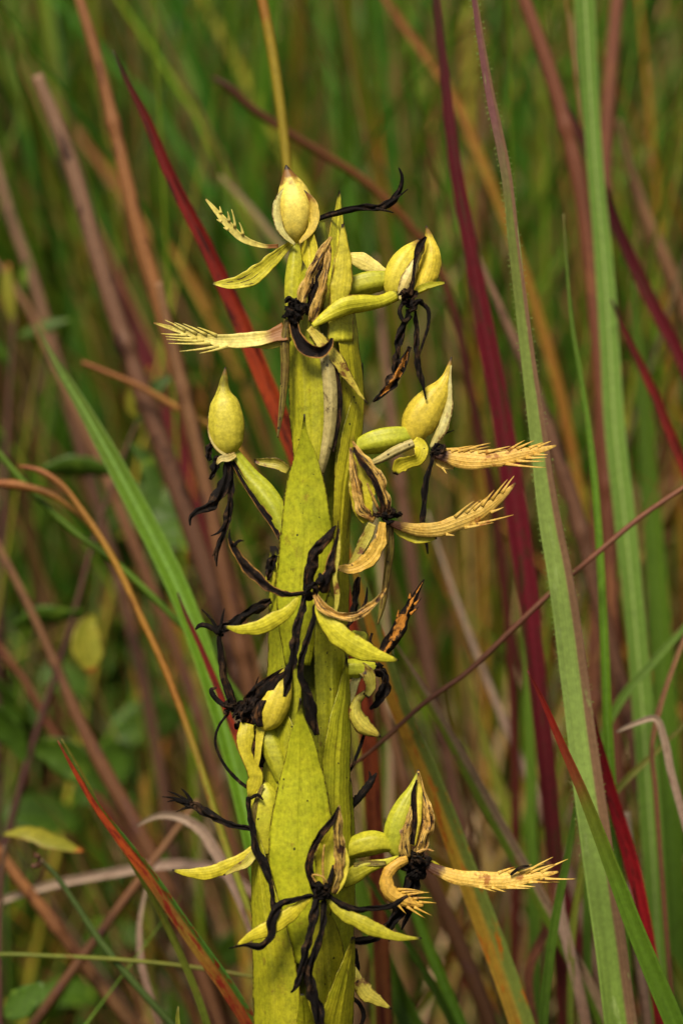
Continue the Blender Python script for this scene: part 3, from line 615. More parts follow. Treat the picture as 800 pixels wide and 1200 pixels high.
stalk('grass_leaf', 'bright green leaf rising from the bottom edge below the ochre claws', L, 'g_bright', [(452,960,3),(470,1020,8),(492,1085,11),(516,1145,13),(546,1215,14)], (9,9), GL)
stalk('grass_leaf', 'dark green upright leaf beside the dried bottom stalks', L, 'g_deep', [(676,930,3),(668,990,8),(656,1050,10),(646,1110,11),(640,1160,11),(636,1215,11)], (4.5,5), GL)
stalk('grass_leaf', 'broad green leaf at the bottom edge behind the lowest sepal', L, 'g_green', [(404,980,4),(422,1040,16),(440,1100,24),(462,1160,26),(490,1215,26)], (10,10), GL)
stalk('grass_leaf', 'narrow green leaf crossing low behind the ochre claw', L, 'g_deep', [(420,1010,3),(456,1070,7),(486,1120,8),(510,1160,9),(536,1215,9)], (7,8), GL)
stalk('dry_leaf', 'short pale dead leaf hanging near the bottom edge by the dark green leaf', L, 'g_pale', [(660,1020,3),(656,1058,12),(664,1100,13),(676,1150,12),(690,1215,12)], (8,8), GL)
stalk('dry_leaf', 'rusty curled dead leaf at the bottom edge between the green leaves', L, 'g_redstalk', [(642,1010,4),(650,1050,9),(640,1090,11),(622,1130,11),(630,1215,10)], (9.5,9.5), GL)
stalk('dry_stalk', 'thin pale stalk slanting behind the lower half dead leaf', S_, 'g_pale', [(500,600,3),(530,690,6),(560,770,8),(592,850,9),(622,920,10),(660,1010,10),(720,1215,10)], (18,18), GS)
stalk('grass_leaf', 'green leaf rising between orange leaf and hairy leaf', L, 'g_green', [(612,700,3),(618,790,9),(622,880,12),(624,980,14),(626,1080,14),(628,1215,14)], (14,13), GL)
stalk('grass_leaf', 'yellowish leaf slanting through the gap under the ochre fringe', L, 'g_olive', [(540,760,3),(560,840,9),(584,920,12),(610,1000,13),(640,1090,14),(670,1215,14)], (20,19), GL)
stalk('dry_stalk', 'dark maroon stalk low behind the short crimson leaf', S_, 'g_crimson', [(590,700,3.2),(612,790,8.0),(632,880,10.4),(652,980,11.2),(676,1100,11.2),(696,1215,11.2)], (20,19), GS)
stalk('dry_stalk', 'pale stub of dead stalk beside the short crimson leaf', S_, 'g_pale', [(734,952,9),(738,1000,11),(742,1060,11),(750,1130,11),(762,1215,11)], (9,9), GS)
stalk('grass_leaf', 'olive leaf leaning along the edge low in the frame', L, 'g_olive', [(716,1000,4),(742,1050,14),(768,1100,18),(794,1150,20),(830,1215,20)], (12,12), GL)
stalk('grass_leaf', 'thin yellow green leaf crossing behind the bent straw', L, 'g_olive', [(806,845,4),(770,880,6),(738,910,8),(708,945,8),(690,985,8),(676,1050,8),(668,1215,8)], (8,8), GL)

stalk('grass_leaf', 'soft orange leaf showing between the mauve and brown stalks', L, 'g_orange', [(78,140,4),(110,180,9),(140,220,10),(172,262,10),(204,300,10),(250,380,10),(330,600,10),(380,1210,10)], (40,36), GL)
stalk('dry_stalk', 'rusty upright stalk blurred behind the yellow herb leaf', S_, 'g_orange', [(150,640,5),(158,720,11),(164,800,13),(170,880,13),(172,960,12),(180,1215,12)], (34,32), GS)
stalk('grass_leaf', 'rust orange leaf blurred behind the left shrivelled flower', L, 'g_orangeleaf', [(200,690,4),(214,740,12),(226,790,14),(240,850,14),(262,960,13),(300,1215,13)], (30,28), GL)
# seed head of the sedge: part of that stalk
mb = MB(); r0 = np.random.default_rng(5)
for k in range(7):
    a = W(44 + r0.uniform(-5, 5), 1010 + r0.uniform(-6, 6), -350 + r0.uniform(-5, 5)); b = a + (unit(r0.normal(size=3)) * 8 + np.array([-3, 0, 5])) * PX
    s = np.linspace(0, 1, 6)[:, None]; tube(mb, a + (b - a) * s, np.array([1, 3, 4, 3.4, 2, 0.4]) * PX, ns=6)
o = mb.build('seed_head', MATS['seed'], sd, sd.location)

# ------------------------------------------------------------------ herbs with broad leaves
def herb(name, label, stem_pts, depth, leaves, stem_w=(4, 10), grp='leafy herbs among the grass'):
    p = np.array(stem_pts, float)
    q = spline(np.column_stack([p, np.full(len(p), -depth * 0.01 / PX)]), 8)
    P = W(q[:, 0], q[:, 1], q[:, 2]); w = np.linspace(stem_w[0], stem_w[1], len(P)) / 2 * PX * (DIST + depth * .01) / DIST
    d = unit(P[-1] - P[-4]); c = P[-1].copy(); E = []
    while c[2] > -0.005 and len(E) < 90:
        d = unit(d * 0.85 + np.array([0, 0, -1.0]) * 0.15); c = c + d * 0.012; E.append(c.copy())
    if E: P = np.concatenate([P, E]); w = np.concatenate([w, np.full(len(E), w[-1])])
    root = empty(name, (P[-1][0], P[-1][1], 0)); prop(root, label, 'herb', grp)
    mb = MB(); tube(mb, P, w, ns=8); mb.build('stem', MATS['h_stem'], root, root.location)
    for k, (pts, mat, tw, cup) in enumerate(leaves):
        q = spline([(x, y, -depth * 0.01 / PX + dd, ww) for x, y, dd, ww in pts], 5)
        P = W(q[:, 0], q[:, 1], q[:, 2]); m = MB()
        ribbon(m, P, np.maximum(q[:, 3], .8) / 2 * PX * (DIST + depth * .01) / DIST, twist=tw, cup=cup, nu=9, wave=0.06, thick=0.0003, r=np.random.default_rng(k + 3))
        m.build('leaf', MATS[mat], root, root.location)
herb('leafy_herb', 'leafy herb with purple stem and one drooping yellow leaf', [(172,470),(150,520),(128,580),(108,640),(92,700),(72,770),(46,850),(22,930),(4,1000)], 18,
     [([(112,722,2,4),(104,732,8,22),(101,750,10,36),(104,770,10,34),(107,790,8,3)], 'h_leaf_yellow', 10, 0.2),
      ([(100,716,0,4),(76,722,8,18),(46,724,14,28),(14,735,16,4)], 'h_leaf', 35, -0.3),
      ([(138,556,0,4),(112,550,6,22),(82,548,12,28),(46,552,16,4)], 'h_leaf', 30, -0.3),
      ([(158,500,0,3),(172,478,8,14),(182,456,10,18),(202,440,10,3)], 'h_leaf', 20, 0.2),
      ([(162,492,0,3),(152,474,8,12),(160,450,10,14),(176,428,10,3)], 'h_leaf_yellow', -10, 0.2),
      ([(150,518,0,3),(172,540,8,18),(180,570,10,22),(176,604,10,3)], 'h_leaf', -20, 0.2),
      ([(36,880,0,4),(60,880,8,36),(92,898,10,44),(120,930,10,4)], 'h_leaf', -20, 0.2),
      ([(30,900,0,4),(14,860,8,34),(-10,842,12,40),(-40,830,12,4)], 'h_leaf', 30, 0.2)])
herb('leafy_herb', 'small herb with pale shoot beside the mauve broken stalk', [(26,318),(18,370),(12,450),(6,560),(0,700)], 24,
     [([(20,395,0,4),(40,386,8,18),(58,380,12,16),(82,374,14,3)], 'h_leaf', 25, -0.3),
      ([(16,380,0,3),(10,350,8,16),(8,330,10,14),(10,308,10,3)], 'h_leaf_yellow', 0, 0.2),
      ([(22,350,0,3),(28,334,8,10),(28,320,10,9),(34,304,10,2)], 'h_leaf', 0, 0.2),
      ([(12,430,0,4),(-6,410,8,20),(-24,400,10,20),(-46,398,12,3)], 'h_leaf', 20, -0.2)])
herb('leafy_herb', 'low herb with broad yellow green leaves beside the sedge stalk', [(6,990),(2,1040),(0,1100),(0,1180),(2,1240)], 10,
     [([(4,978,0,4),(30,974,8,24),(62,984,14,30),(98,998,16,4)], 'h_leaf_yellow', 50, -0.2),
      ([(2,1190,0,4),(20,1180,8,34),(36,1168,12,30),(50,1152,14,4)], 'h_leaf', 20, 0.2),
      ([(4,1130,0,4),(-20,1120,8,34),(-44,1128,12,30),(-70,1150,14,4)], 'h_leaf', 20, 0.2)])

# ------------------------------------------------------------------ the orchid
BASE = np.array([W(352, 1200, 0)[0] - 0.004, W(352, 1200, 0)[1] - 0.045, 0.0])
orchid = empty('orchid', BASE)
prop(orchid, 'tall yellow green orchid spike with withering fringed flowers', 'orchid')
AX = np.array([(190, 362, 6), (290, 374, 20), (400, 380, 42), (500, 381, 45), (560, 376, 47), (620, 368, 46), (700, 362, 47), (800, 360, 49), (900, 358, 53), (1000, 355, 60), (1100, 355, 60), (1260, 353, 60), (1420, 350, 50), (1700, 346, 40)], float)
def axis(y): return np.interp(y, AX[:, 0], AX[:, 1]), np.interp(y, AX[:, 0], AX[:, 2])

mb = MB()
ys = np.linspace(262, 1600, 120); cx, R = axis(ys)
P = W(cx, ys, np.zeros(120)); rad = R * 0.66 * PX
z0 = P[-1]; k = np.linspace(0, 1, 30)[1:, None]
D = z0 * (1 - k) + BASE * k + np.array([0, 0.02, 0]) * np.sin(k * math.pi)
P = np.concatenate([P, D]); rad = np.concatenate([rad, np.linspace(rad[-1], 0.006, 29)])
tube(mb, P, rad, ns=18, lobes=0.04, nlob=5)
mb.build('stem', MATS['stem'], orchid, BASE)
for a, ln, w in ((0.6, 0.2, 0.022), (2.3, 0.24, 0.024), (4.0, 0.18, 0.02), (5.2, 0.22, 0.022)):        # leaves at the foot, below the frame
    s = np.linspace(0, 1, 24)[:, None]; d = np.array([math.cos(a), math.sin(a), 0])
    P = BASE + np.array([0, 0, 0.02]) + d * (s * 0.5 + s * s * 0.4) * ln + np.array([0, 0, 1]) * (s - s * s * 0.45) * ln * 0.9
    mb = MB(); ribbon(mb, P, w / 2 * (np.sin(np.pi * (0.12 + 0.88 * s[:, 0])) ** 0.8 + 0.03), cup=0.4, nu=9, thick=0.0004)
    mb.build('leaf', MATS['h_leaf'], orchid, BASE)

def bract(rows, layer, mat='bract', tip=10, bulge=6, r=1):
    """rows tip to base: (y, left x, right x); the bract wraps the round spike and its tip stands off"""
    rr = np.random.default_rng(r)
    q = spline([(y, a, b) for y, a, b in rows], 5.0)
    n, nu = len(q), 17
    v = np.linspace(0, 1, n); u = np.linspace(-1, 1, nu)
    cx, R = axis(q[:, 0]); R = R * (1.03 if layer > 6 else 0.93)
    xl = q[:, 1] + wob(v, 0.5, 6, rr); xr = q[:, 2] + wob(v, 0.5, 6, rr)
    X = (xl + xr)[:, None] / 2 + u[None] * (xr - xl)[:, None] / 2
    Y = np.broadcast_to(q[:, 0][:, None], X.shape) + 0
    def cyl(x):
        rel = (x - cx[:, None]) / R[:, None]
        return R[:, None] * np.where(np.abs(rel) < 0.94, np.sqrt(np.maximum(0.02, 1 - rel ** 2)), 0.341 - (np.abs(rel) - 0.94) * 2.6)
    xc = (xl + xr)[:, None] / 2
    slope = np.clip((cyl(xc + 2) - cyl(xc - 2)) / 4, -1.1, 1.1)
    dep = 0.5 * cyl(X) + 0.5 * (cyl(xc) + slope * (X - xc))          # stiffer and flatter than the round stem, so the margins stand off
    dep = dep + 2.6 * layer * (1 - 0.85 * v[:, None]) + 1.6 * tip * np.maximum(0, 1 - v[:, None] * 3.5) ** 1.5
    dep = dep + bulge * (1 - u[None] ** 2) * np.minimum(1, v * 4)[:, None] - 2.6 * np.exp(-(u[None] / 0.07) ** 2) * np.sin(np.pi * v)[:, None]
    dep = dep + (wob(v, 1.6, 3, rr) + 4.0 * np.exp(-((v - 0.3) / 0.22) ** 2))[:, None] * np.abs(u[None]) ** 3
    A = W(X, Y, dep); B = W(X, Y, dep - 2.2 * (1 - 0.6 * u[None] ** 2))
    U = np.broadcast_to((u + 1) / 2, (n, nu)); V = np.broadcast_to(1 - v[:, None], (n, nu))
    m = MB(); i = m.grid(A, U, V); j = m.grid(B[:, ::-1], U[:, ::-1], V)[:, ::-1]
    m.quads(np.stack([i[:-1, 0], i[1:, 0], j[1:, 0], j[:-1, 0]], -1)); m.quads(np.stack([i[:-1, -1], j[:-1, -1], j[1:, -1], i[1:, -1]], -1))
    m.quads(np.stack([i[0, :-1], j[0, :-1], j[0, 1:], i[0, 1:]], -1)); m.quads(np.stack([i[-1, :-1], i[-1, 1:], j[-1, 1:], j[-1, :-1]], -1))
    m.build('bract', MATS[mat], orchid, BASE)

# uppermost to lowest
bract([(243,358,360),(256,355,363),(280,353,370),(310,352,376),(350,350,380)], 6, 'bract_young', tip=2, bulge=3, r=1)
bract([(222,397,398),(242,393,400),(264,387,403),(290,383,406),(320,380,410),(370,378,414)], -6, 'bract_young', tip=2, bulge=3, r=2)
bract([(260,402,403),(280,397,407),(310,390,412),(345,386,414),(400,384,414)], 8, 'bract_young', tip=4, bulge=4, r=3)
bract([(300,346,352),(330,342,366),(370,339,374),(410,338,377),(450,338,380),(500,340,382),(550,346,378),(600,356,374)], 6, tip=2, r=4)
bract([(330,394,402),(360,390,414),(400,396,420),(440,400,425),(490,398,425),(540,392,418),(600,394,410),(680,394,406)], 2, tip=2, r=5)
bract([(425,422,425),(450,417,426),(480,408,426),(515,399,424),(555,393,416),(600,390,409),(660,391,406),(720,388,406),(800,388,405)], 3, tip=3, r=6)
bract([(485,356,357),(505,353,360),(526,348,368),(560,337,379),(600,331,386),(640,327,392),(690,323,386),(730,326,376),(780,334,364)], 17, tip=12, r=7)
bract([(640,316,324),(670,315,340),(710,315,352),(750,314,355),(800,313,354),(850,315,352),(900,322,350)], 5, tip=0, r=8)
bract([(560,400,410),(600,397,411),(650,394,409),(700,382,409),(760,378,409),(820,378,409),(880,380,410)], 1, tip=0, r=9)
bract([(690,376,386),(720,370,398),(760,368,404),(810,369,404),(860,372,402),(920,374,396)], 7, 'bract_spotted', tip=2, r=10)
bract([(768,405,406),(790,401,409),(840,387,411),(880,379,411),(920,377,410),(970,377,412),(1040,380,410)], 10, 'bract', tip=3, r=11)
bract([(826,318,330),(850,311,344),(880,308,348),(920,307,348),(960,306,346),(1020,310,344)], 6, tip=0, r=12)
bract([(818,351,352),(838,347,356),(866,339,367),(900,331,377),(940,321,386),(980,315,391),(1020,314,392),(1070,320,388),(1130,334,378)], 19, tip=12, r=13)
bract([(905,396,410),(940,392,414),(1000,388,416),(1060,384,416),(1120,384,414),(1200,386,412)], 4, tip=0, r=14)
bract([(955,296,299),(985,294,306),(1020,294,316),(1060,294,328),(1100,295,340),(1150,296,350),(1215,297,354),(1260,300,354)], 13, tip=2, r=15)
bract([(1058,372,376),(1080,364,392),(1110,360,402),(1150,360,406),(1215,362,402)], 10, 'bract_spotted', tip=2, r=16)
bract([(1098,412,416),(1120,404,416),(1145,393,416),(1170,383,415),(1200,372,414),(1240,360,412)], 18, 'bract', tip=6, r=17)
bract([(1165,352,356),(1185,349,364),(1215,346,370)], 14, 'bract', tip=2, r=19)

for k, (yt, xo) in enumerate(((1228, -30), (1232, 22), (1260, -8), (1300, 30), (1325, -32), (1380, 8), (1420, -22))):       # below the frame
    c0, R0 = axis(yt + 60)
    bract([(yt, c0 + xo - 1, c0 + xo + 1), (yt + 25, c0 + xo - 10, c0 + xo + 10), (yt + 70, c0 + xo * 0.9 - 24, c0 + xo * 0.9 + 24), (yt + 120, c0 + xo * 0.7 - 32, c0 + xo * 0.7 + 32), (yt + 190, c0 + xo * 0.4 - 30, c0 + xo * 0.4 + 30)], 12 + k, tip=6, r=40 + k)

# flowers: (part name, builder, material, points (x, y, height towards viewer, width), options)
class Flower:
    count = 0
    def __init__(self, label, x, y, d, up=0):
        self.up = up; d = d + up
        self.o = empty('flower', W(x, y, d) - BASE, orchid); self.o['label'] = label
        self.at = W(x, y, d); Flower.count += 1; self.k = 100 * Flower.count
    def rib(self, name, mat, pts, teeth=None, step=2.0, smooth=True, **kw):
        self.k += 1; r = np.random.default_rng(self.k)
        q = spline(pts, step); P = W(q[:, 0], q[:, 1], q[:, 2] + self.up); m = MB()
        fr = ribbon(m, P, np.maximum(q[:, 3], 0.8) / 2 * PX, r=r, **kw)
        if teeth: spikes(m, fr, teeth)
        return m.build(name, MATS[mat], self.o, self.at)
    def sepal(self, mat, pts, **kw):
        kw['cup'] = kw.get('cup', 0.45) * 0.16; pts = [(a, b, c, w * 0.92) for a, b, c, w in pts]; kw.setdefault('fold', 0.10 * (1 if kw['cup'] > 0 else -1)); kw.setdefault('nu', 11); kw.setdefault('wave', 0.07); kw.setdefault('ragged', 0.03)
        return self.rib('sepal', mat, pts, **kw)
    def petal(self, mat, pts, **kw):
        kw.setdefault('cup', 0.4); kw.setdefault('nu', 9); kw.setdefault('wave', 0.07); kw.setdefault('ragged', 0.10 if mat == 'withered' else 0.035)
        return self.rib('petal', mat, pts, **kw)
    def black(self, pts, mat='black', name='petal', **kw):
        kw['crumple'] = kw.get('crumple', 0.5) * 1.3; kw.setdefault('nu', 11); kw.setdefault('wave', 0.15); kw.setdefault('wfreq', 3); kw.setdefault('ragged', 0.11); kw.setdefault('thick', 0.00012); pts = [(a, b, c, w * 0.86) for a, b, c, w in pts]; kw.setdefault('cup', -0.2); kw.setdefault('fold', -0.15)
        return self.rib(name, mat, pts, **kw)
    def thread(self, pts, mat='black', name='spur', **kw):
        self.k += 1
        q = spline(pts, 2.0); P = W(q[:, 0], q[:, 1], q[:, 2] + self.up); m = MB()
        tube(m, P, np.maximum(q[:, 3], 0.7) / 2 * PX, ns=8, rough=0.07, r=np.random.default_rng(self.k), flat=0.8)
        return m.build(name, MATS[mat], self.o, self.at)
    def pod(self, name, mat, pts, flat=0.8, lobes=0.05, nlob=6, ns=28, phase=0.0):
        self.k += 1
        q = spline(pts, 1.6); P = W(q[:, 0], q[:, 1], q[:, 2] + self.up); m = MB()
        tube(m, P, np.maximum(q[:, 3], 0.6) / 2 * PX, ns=ns, flat=flat, lobes=lobes, nlob=nlob, phase=phase, rough=0.006, r=np.random.default_rng(self.k))
        return m.build(name, MATS[mat], self.o, self.at)
    def knot(self, x, y, d, size, n=9, mat='black', name='column'):
        """shrivelled heart of the flower: a tangle of short crumpled flaps"""
        self.k += 1; r = np.random.default_rng(self.k); m = MB()
        for _ in range(n):
            c = np.array([x, y, d + self.up]) + r.normal(size=3) * size * 0.22
            dr = unit(r.normal(size=3)) * size * 0.55
            bend = r.normal(size=3) * size * 0.2
            pts = [tuple(c - dr) + (1.5,), tuple(c - dr * .4 + bend) + (size * .42,), tuple(c + dr * .4 + bend) + (size * .42,), tuple(c + dr) + (1.0,)]
            q = spline(pts, 1.6)
            ribbon(m, W(q[:, 0], q[:, 1], q[:, 2]), np.maximum(q[:, 3], .8) / 2 * PX, cup=-0.7, crumple=0.6, nu=7, thick=0.0004, r=r, wave=0.15)
        return m.build(name, MATS[mat], self.o, self.at)

def comb(v0, v1, n, side, L0, L1, a0, a1, seed=0, lift=0.1):
    r = np.random.default_rng(seed)
    return [(v0 + (v1 - v0) * k / max(1, n - 1) + r.uniform(-.01, .01), side, (L0 + (L1 - L0) * k / max(1, n - 1)) * r.uniform(.75, 1.2),
             (a0 + (a1 - a0) * k / max(1, n - 1)) + r.uniform(-6, 6), lift * r.uniform(-1.5, 1.5)) for k in range(n)]

# F1 topmost bud
f = Flower('topmost flower with closed cream hood, yellow sepal and toothed cream petal', 346, 285, 15)
f.pod('ovary', 'ovary', [(346,286,16,10),(346,305,18,17),(344,335,20,20),(346,372,20,20)], lobes=0.08, nlob=5)
f.pod('hood', 'hood_top', [(346,284,16,8),(346,276,18,24),(346,262,20,37),(346,246,20,42),(344,230,18,38),(341,217,16,28),(338,206,15,16),(335,193,14,1.5)], flat=0.85)
f.sepal('rim', [(346,286,30,4),(330,270,34,10),(325,252,33,13),(327,234,30,11),(334,220,28,3)], twist=-25, cup=-0.6)
f.sepal('hood_top', [(350,284,32,4),(364,268,33,11),(368,250,32,14),(363,234,30,11),(355,223,28,3)], twist=30, cup=-0.6)
f.sepal('sepal_dark', [(342,284,22,7),(328,296,24,14),(310,312,28,20),(292,326,32,21),(270,332,34,14),(249,332,34,2)], twist=[20,5,-10])
f.petal('cream', [(326,288,10,5),(310,288,12,5),(294,284,16,7),(280,276,20,9),(266,262,24,9),(254,248,26,6),(241,233,28,2)], cup=0.2,
        teeth=[(0.44,1,16,48,.1),(0.56,1,22,40,.1),(0.66,1,12,40,.2),(0.78,1,8,38,.1),(0.6,-1,6,30,.1),(0.72,-1,6,30,.1)])
f.black([(362,262,-12,5),(385,252,-14,8),(415,244,-14,9),(440,243,-12,10),(458,236,-10,11),(468,222,-8,7),(471,208,-6,5),(467,196,-4,2)], crumple=0.3)
f.thread([(452,240,-9,4),(464,232,-8,3),(478,221,-6,1)]); f.thread([(440,244,-10,4),(450,246,-9,3),(461,249,-8,1)])
# F2 withered centre at the top
f = Flower('withered brown flower with long cream comb-toothed petal under the topmost bud', 352, 368, 58)
f.petal('withered', [(348,374,56,10),(352,350,60,12),(361,326,62,13),(374,300,62,11),(388,277,60,3)], crumple=0.35, cup=-0.6, twist=15)
f.petal('withered', [(366,378,56,11),(374,352,60,13),(381,326,62,11),(385,300,61,8),(386,282,58,2)], crumple=0.3, cup=-0.6, twist=-15)
f.petal('black_brown', [(362,370,52,8),(366,345,58,10),(372,322,60,9),(382,300,58,3)], crumple=0.5, cup=-0.4)
f.sepal('bract_young', [(396,366,52,16),(399,335,54,26),(402,308,53,22),(402,284,52,11),(401,262,50,2)], cup=-0.6)
f.knot(343, 364, 64, 17); f.knot(352, 362, 62, 13)
f.petal('cream', [(334,388,58,22),(316,394,58,17),(298,398,58,16),(276,399,57,17),(256,399,56,15),(240,396,55,9),(222,391,54,6),(200,384,53,5),(180,378,53,1.5)], cup=0.2, twist=[-25,0,10],
        teeth=[(0.44,-1,34,16,.1),(0.5,-1,46,15,.05),(0.56,-1,48,14,.1),(0.61,-1,42,12,.15),(0.67,-1,36,14,.1),(0.74,-1,30,16,.1),(0.53,1,24,20,.1),(0.60,1,30,16,.1),(0.68,1,28,14,.1),(0.76,1,26,14,.1)])
f.sepal('sepal', [(338,392,54,16),(322,402,55,12),(300,404,54,8),(280,404,53,2)], cup=0.3)
f.rib('lip', 'black_edge', [(344,378,64,10),(349,396,68,13),(360,409,70,16),(374,413,70,13),(386,404,68,8),(389,396,66,3)], cup=0.9, nu=11, wave=0.08)
f.sepal('sepal_brown', [(362,384,58,9),(378,402,60,16),(396,424,58,17),(410,446,54,13),(420,460,52,7),(431,473,50,2)], twist=[-10,30,60], cup=0.5)
f.rib('petal', 'withered_strap', [(337,374,62,8),(334,400,62,11),(334,430,60,10),(331,470,58,8),(325,513,56,2)], cup=-0.6, nu=7)
f.pod('ovary', 'ovary_pale', [(374,392,52,8),(382,420,58,13),(387,460,60,15),(386,500,60,13),(380,535,60,10),(374,560,54,6)], lobes=0.1, nlob=4)
f.rib('spur', 'black_brown', [(382,402,54,6),(391,430,58,9),(396,465,59,10),(395,500,59,7),(390,530,58,2)], cup=-0.4, crumple=0.4)
# F3 right top
f = Flower('upper flower with split yellow hood and black drooping tangled petals', 470, 345, 15)
f.pod('ovary', 'ovary', [(392,350,22,14),(410,338,24,25),(430,331,25,27),(448,328,24,23),(464,326,22,16)], lobes=0.06, nlob=5)
f.rib('ovary', 'sepal', [(366,381,62,6),(382,370,62,14),(402,360,60,22),(425,356,54,21),(448,352,46,15),(466,342,38,16)], cup=-0.7, fold=0.25, nu=11, twist=[20,-15,10], thick=0.0008)
f.sepal('cream', [(404,300,10,6),(420,304,12,20),(440,314,12,16),(456,322,12,6)], cup=-0.3)
f.pod('hood', 'hood', [(466,352,28,10),(463,340,30,24),(466,326,30,32),(472,312,29,33),(480,298,26,25),(487,288,24,14),(492,280,22,3)], flat=0.75, lobes=0.04)
f.petal('hood', [(484,344,36,5),(494,332,40,20),(501,314,40,27),(504,296,38,21),(502,280,34,11),(499,264,32,2)], cup=-0.7, twist=12, nu=13)
f.petal('rim', [(470,352,42,6),(476,334,46,16),(484,316,44,14),(490,300,42,6),(494,286,40,2)], cup=-0.6, twist=-15)
f.petal('black_brown', [(480,346,48,7),(484,326,50,4),(486,306,48,4),(491,290,46,9),(499,277,42,3)], crumple=0.3)
f.sepal('sepal', [(486,342,38,6),(496,336,40,9),(508,333,40,7),(522,331,38,2)], cup=0.4)
f.knot(478, 346, 46, 13); f.knot(483, 358, 44, 13, 7); f.knot(474,352,44,9,5,'black_brown')
f.black([(478,362,42,8),(474,380,42,9),(467,400,40,11),(464,422,40,10),(461,446,40,4)])
f.thread([(474,352,44,4),(468,366,46,5),(474,376,46,5),(482,370,46,4)]); f.thread([(488,352,42,5),(501,362,40,5),(502,378,40,4),(496,400,40,3),(490,418,40,2)])
f.black([(486,364,40,6),(488,390,42,7),(488,412,42,11),(492,436,42,8),(499,468,40,2)])
f.black([(480,406,46,6),(472,424,48,12),(464,440,48,14),(454,454,48,12),(437,471,46,2)], mat='black_ochre')
# F4 left bud
f = Flower('round pointed yellow green bud on a slanting ovary with black hanging petals', 270, 532, 10)
f.pod('ovary', 'ovary', [(269,526,14,14),(278,540,14,18),(292,560,16,23),(308,578,20,27),(322,598,26,25),(332,625,32,16)], lobes=0.1, nlob=4, phase=0.6)
f.rib('sepal', 'black_edge', [(272,540,22,5),(286,564,24,7),(302,590,28,7),(318,612,34,8),(328,632,38,4)], crumple=0.3, cup=0.3)
f.pod('hood', 'hood', [(270,534,16,10),(268,526,17,28),(266,512,18,39),(265,496,18,42),(264,482,18,38),(263,470,17,31),(262,461,16,19),(262,452,15,12),(263,442,15,8),(264,430,14,1.5)], flat=0.7, lobes=0.02)
f.sepal('rim', [(270,536,26,4),(256,526,26,8),(247,510,22,8),(246,492,20,7),(252,472,20,5),(259,455,20,2)], twist=-50, cup=-0.4)
f.sepal('rim', [(276,532,24,6),(268,536,30,10),(258,538,32,8),(254,544,32,3)], cup=0.4)
f.black([(268,540,26,10),(264,560,28,14),(256,580,30,19),(244,594,30,13),(230,600,30,8),(223,606,30,5),(223,616,30,2)], crumple=0.35)
f.black([(270,540,24,8),(270,570,26,10),(268,600,26,9),(262,624,26,8),(255,642,26,7),(254,664,26,2)])
f.thread([(266,606,26,4),(256,624,28,3),(247,628,28,1)]); f.thread([(258,636,26,4),(252,646,26,3),(249,652,26,1)])
f.black([(252,518,18,6),(244,528,20,10),(246,540,20,8)]); f.black([(256,534,26,8),(250,552,28,10),(246,562,28,4)])
f.petal('sepal_brown', [(338,552,8,10),(326,544,8,13),(312,542,6,12),(298,540,4,4)], cup=0.6)
# F5 right upper hood
f = Flower('flower with smooth pointed yellow hood and level ochre fringed petal', 490, 518, 15)
f.pod('ovary', 'ovary', [(418,524,24,18),(436,518,26,27),(456,514,26,29),(474,511,24,23),(492,512,20,14)], lobes=0.07, nlob=5)
f.pod('ovary', 'ovary_pale', [(428,546,30,5),(446,538,36,9),(464,528,38,11),(484,519,36,10)], lobes=0.05)
f.pod('hood', 'hood', [(492,522,20,10),(488,512,22,28),(490,498,22,40),(497,484,22,42),(507,470,21,36),(515,458,20,27),(520,448,19,15),(524,438,18,9),(526,430,18,6),(529,418,17,1.5)], flat=0.72, lobes=0.02)
f.petal('rim', [(504,524,32,6),(513,506,34,14),(521,486,32,14),(525,466,28,9),(526,448,26,5),(528,428,24,2)], cup=-0.6, twist=35)
f.sepal('sepal', [(486,514,34,8),(493,524,36,18),(490,537,40,17),(479,541,42,17),(468,546,40,19),(463,556,38,6)], cup=0.5, twist=[0,30,10])
f.knot(512, 526, 34, 12, 7)
f.petal('ochre', [(508,530,34,10),(522,534,36,16),(542,537,37,21),(566,539,38,21),(590,536,38,18),(612,531,38,14),(632,527,38,8),(652,522,38,2)], cup=-0.12, fold=-0.08, twist=10,
        teeth=comb(0.08,0.42,7,-1,26,30,30,18,6) + comb(0.62,0.86,4,-1,20,18,22,16,7) + [(0.58,1,46,22,.1),(0.66,1,32,20,.1),(0.74,1,24,16,.2),(0.82,1,16,16,.1)])
f.petal('ochre', [(508,532,28,5),(516,541,28,12),(526,546,28,8),(532,549,28,2)], teeth=[(0.6,1,9,40,.1),(0.7,-1,9,30,.1)])
f.thread([(514,514,32,3),(522,508,30,2),(532,504,30,1)])
f.black([(508,532,34,7),(501,555,36,8),(497,585,36,8),(495,608,36,7),(498,628,34,5),(501,649,34,2)], crumple=0.25)
# F6 withered centre right
f = Flower('withered flower with open brown hood and rising ochre fringed petal', 440, 600, 45, 6)
f.petal('sepal', [(430,612,50,10),(424,590,52,26),(424,566,52,30),(420,545,50,20),(413,528,48,5)], cup=0.6, nu=11)
f.petal('withered', [(440,608,54,10),(428,598,58,16),(420,576,60,15),(415,552,60,10),(411,524,56,3)], cup=-0.6, crumple=0.25, twist=-20)
f.petal('withered', [(452,606,54,8),(450,588,60,14),(444,566,62,14),(432,546,62,12),(420,532,58,8),(413,517,54,2)], cup=-0.6, crumple=0.3, twist=20)
f.petal('black_brown', [(448,604,58,4),(446,584,64,6),(438,562,66,7),(424,542,64,7),(414,524,60,2)], crumple=0.4)
f.thread([(446,602,56,4),(438,585,60,3),(430,566,62,2)], 'withered', 'column')
f.knot(456, 602, 58, 14); f.knot(444, 603, 58, 10, 6, 'black_brown')
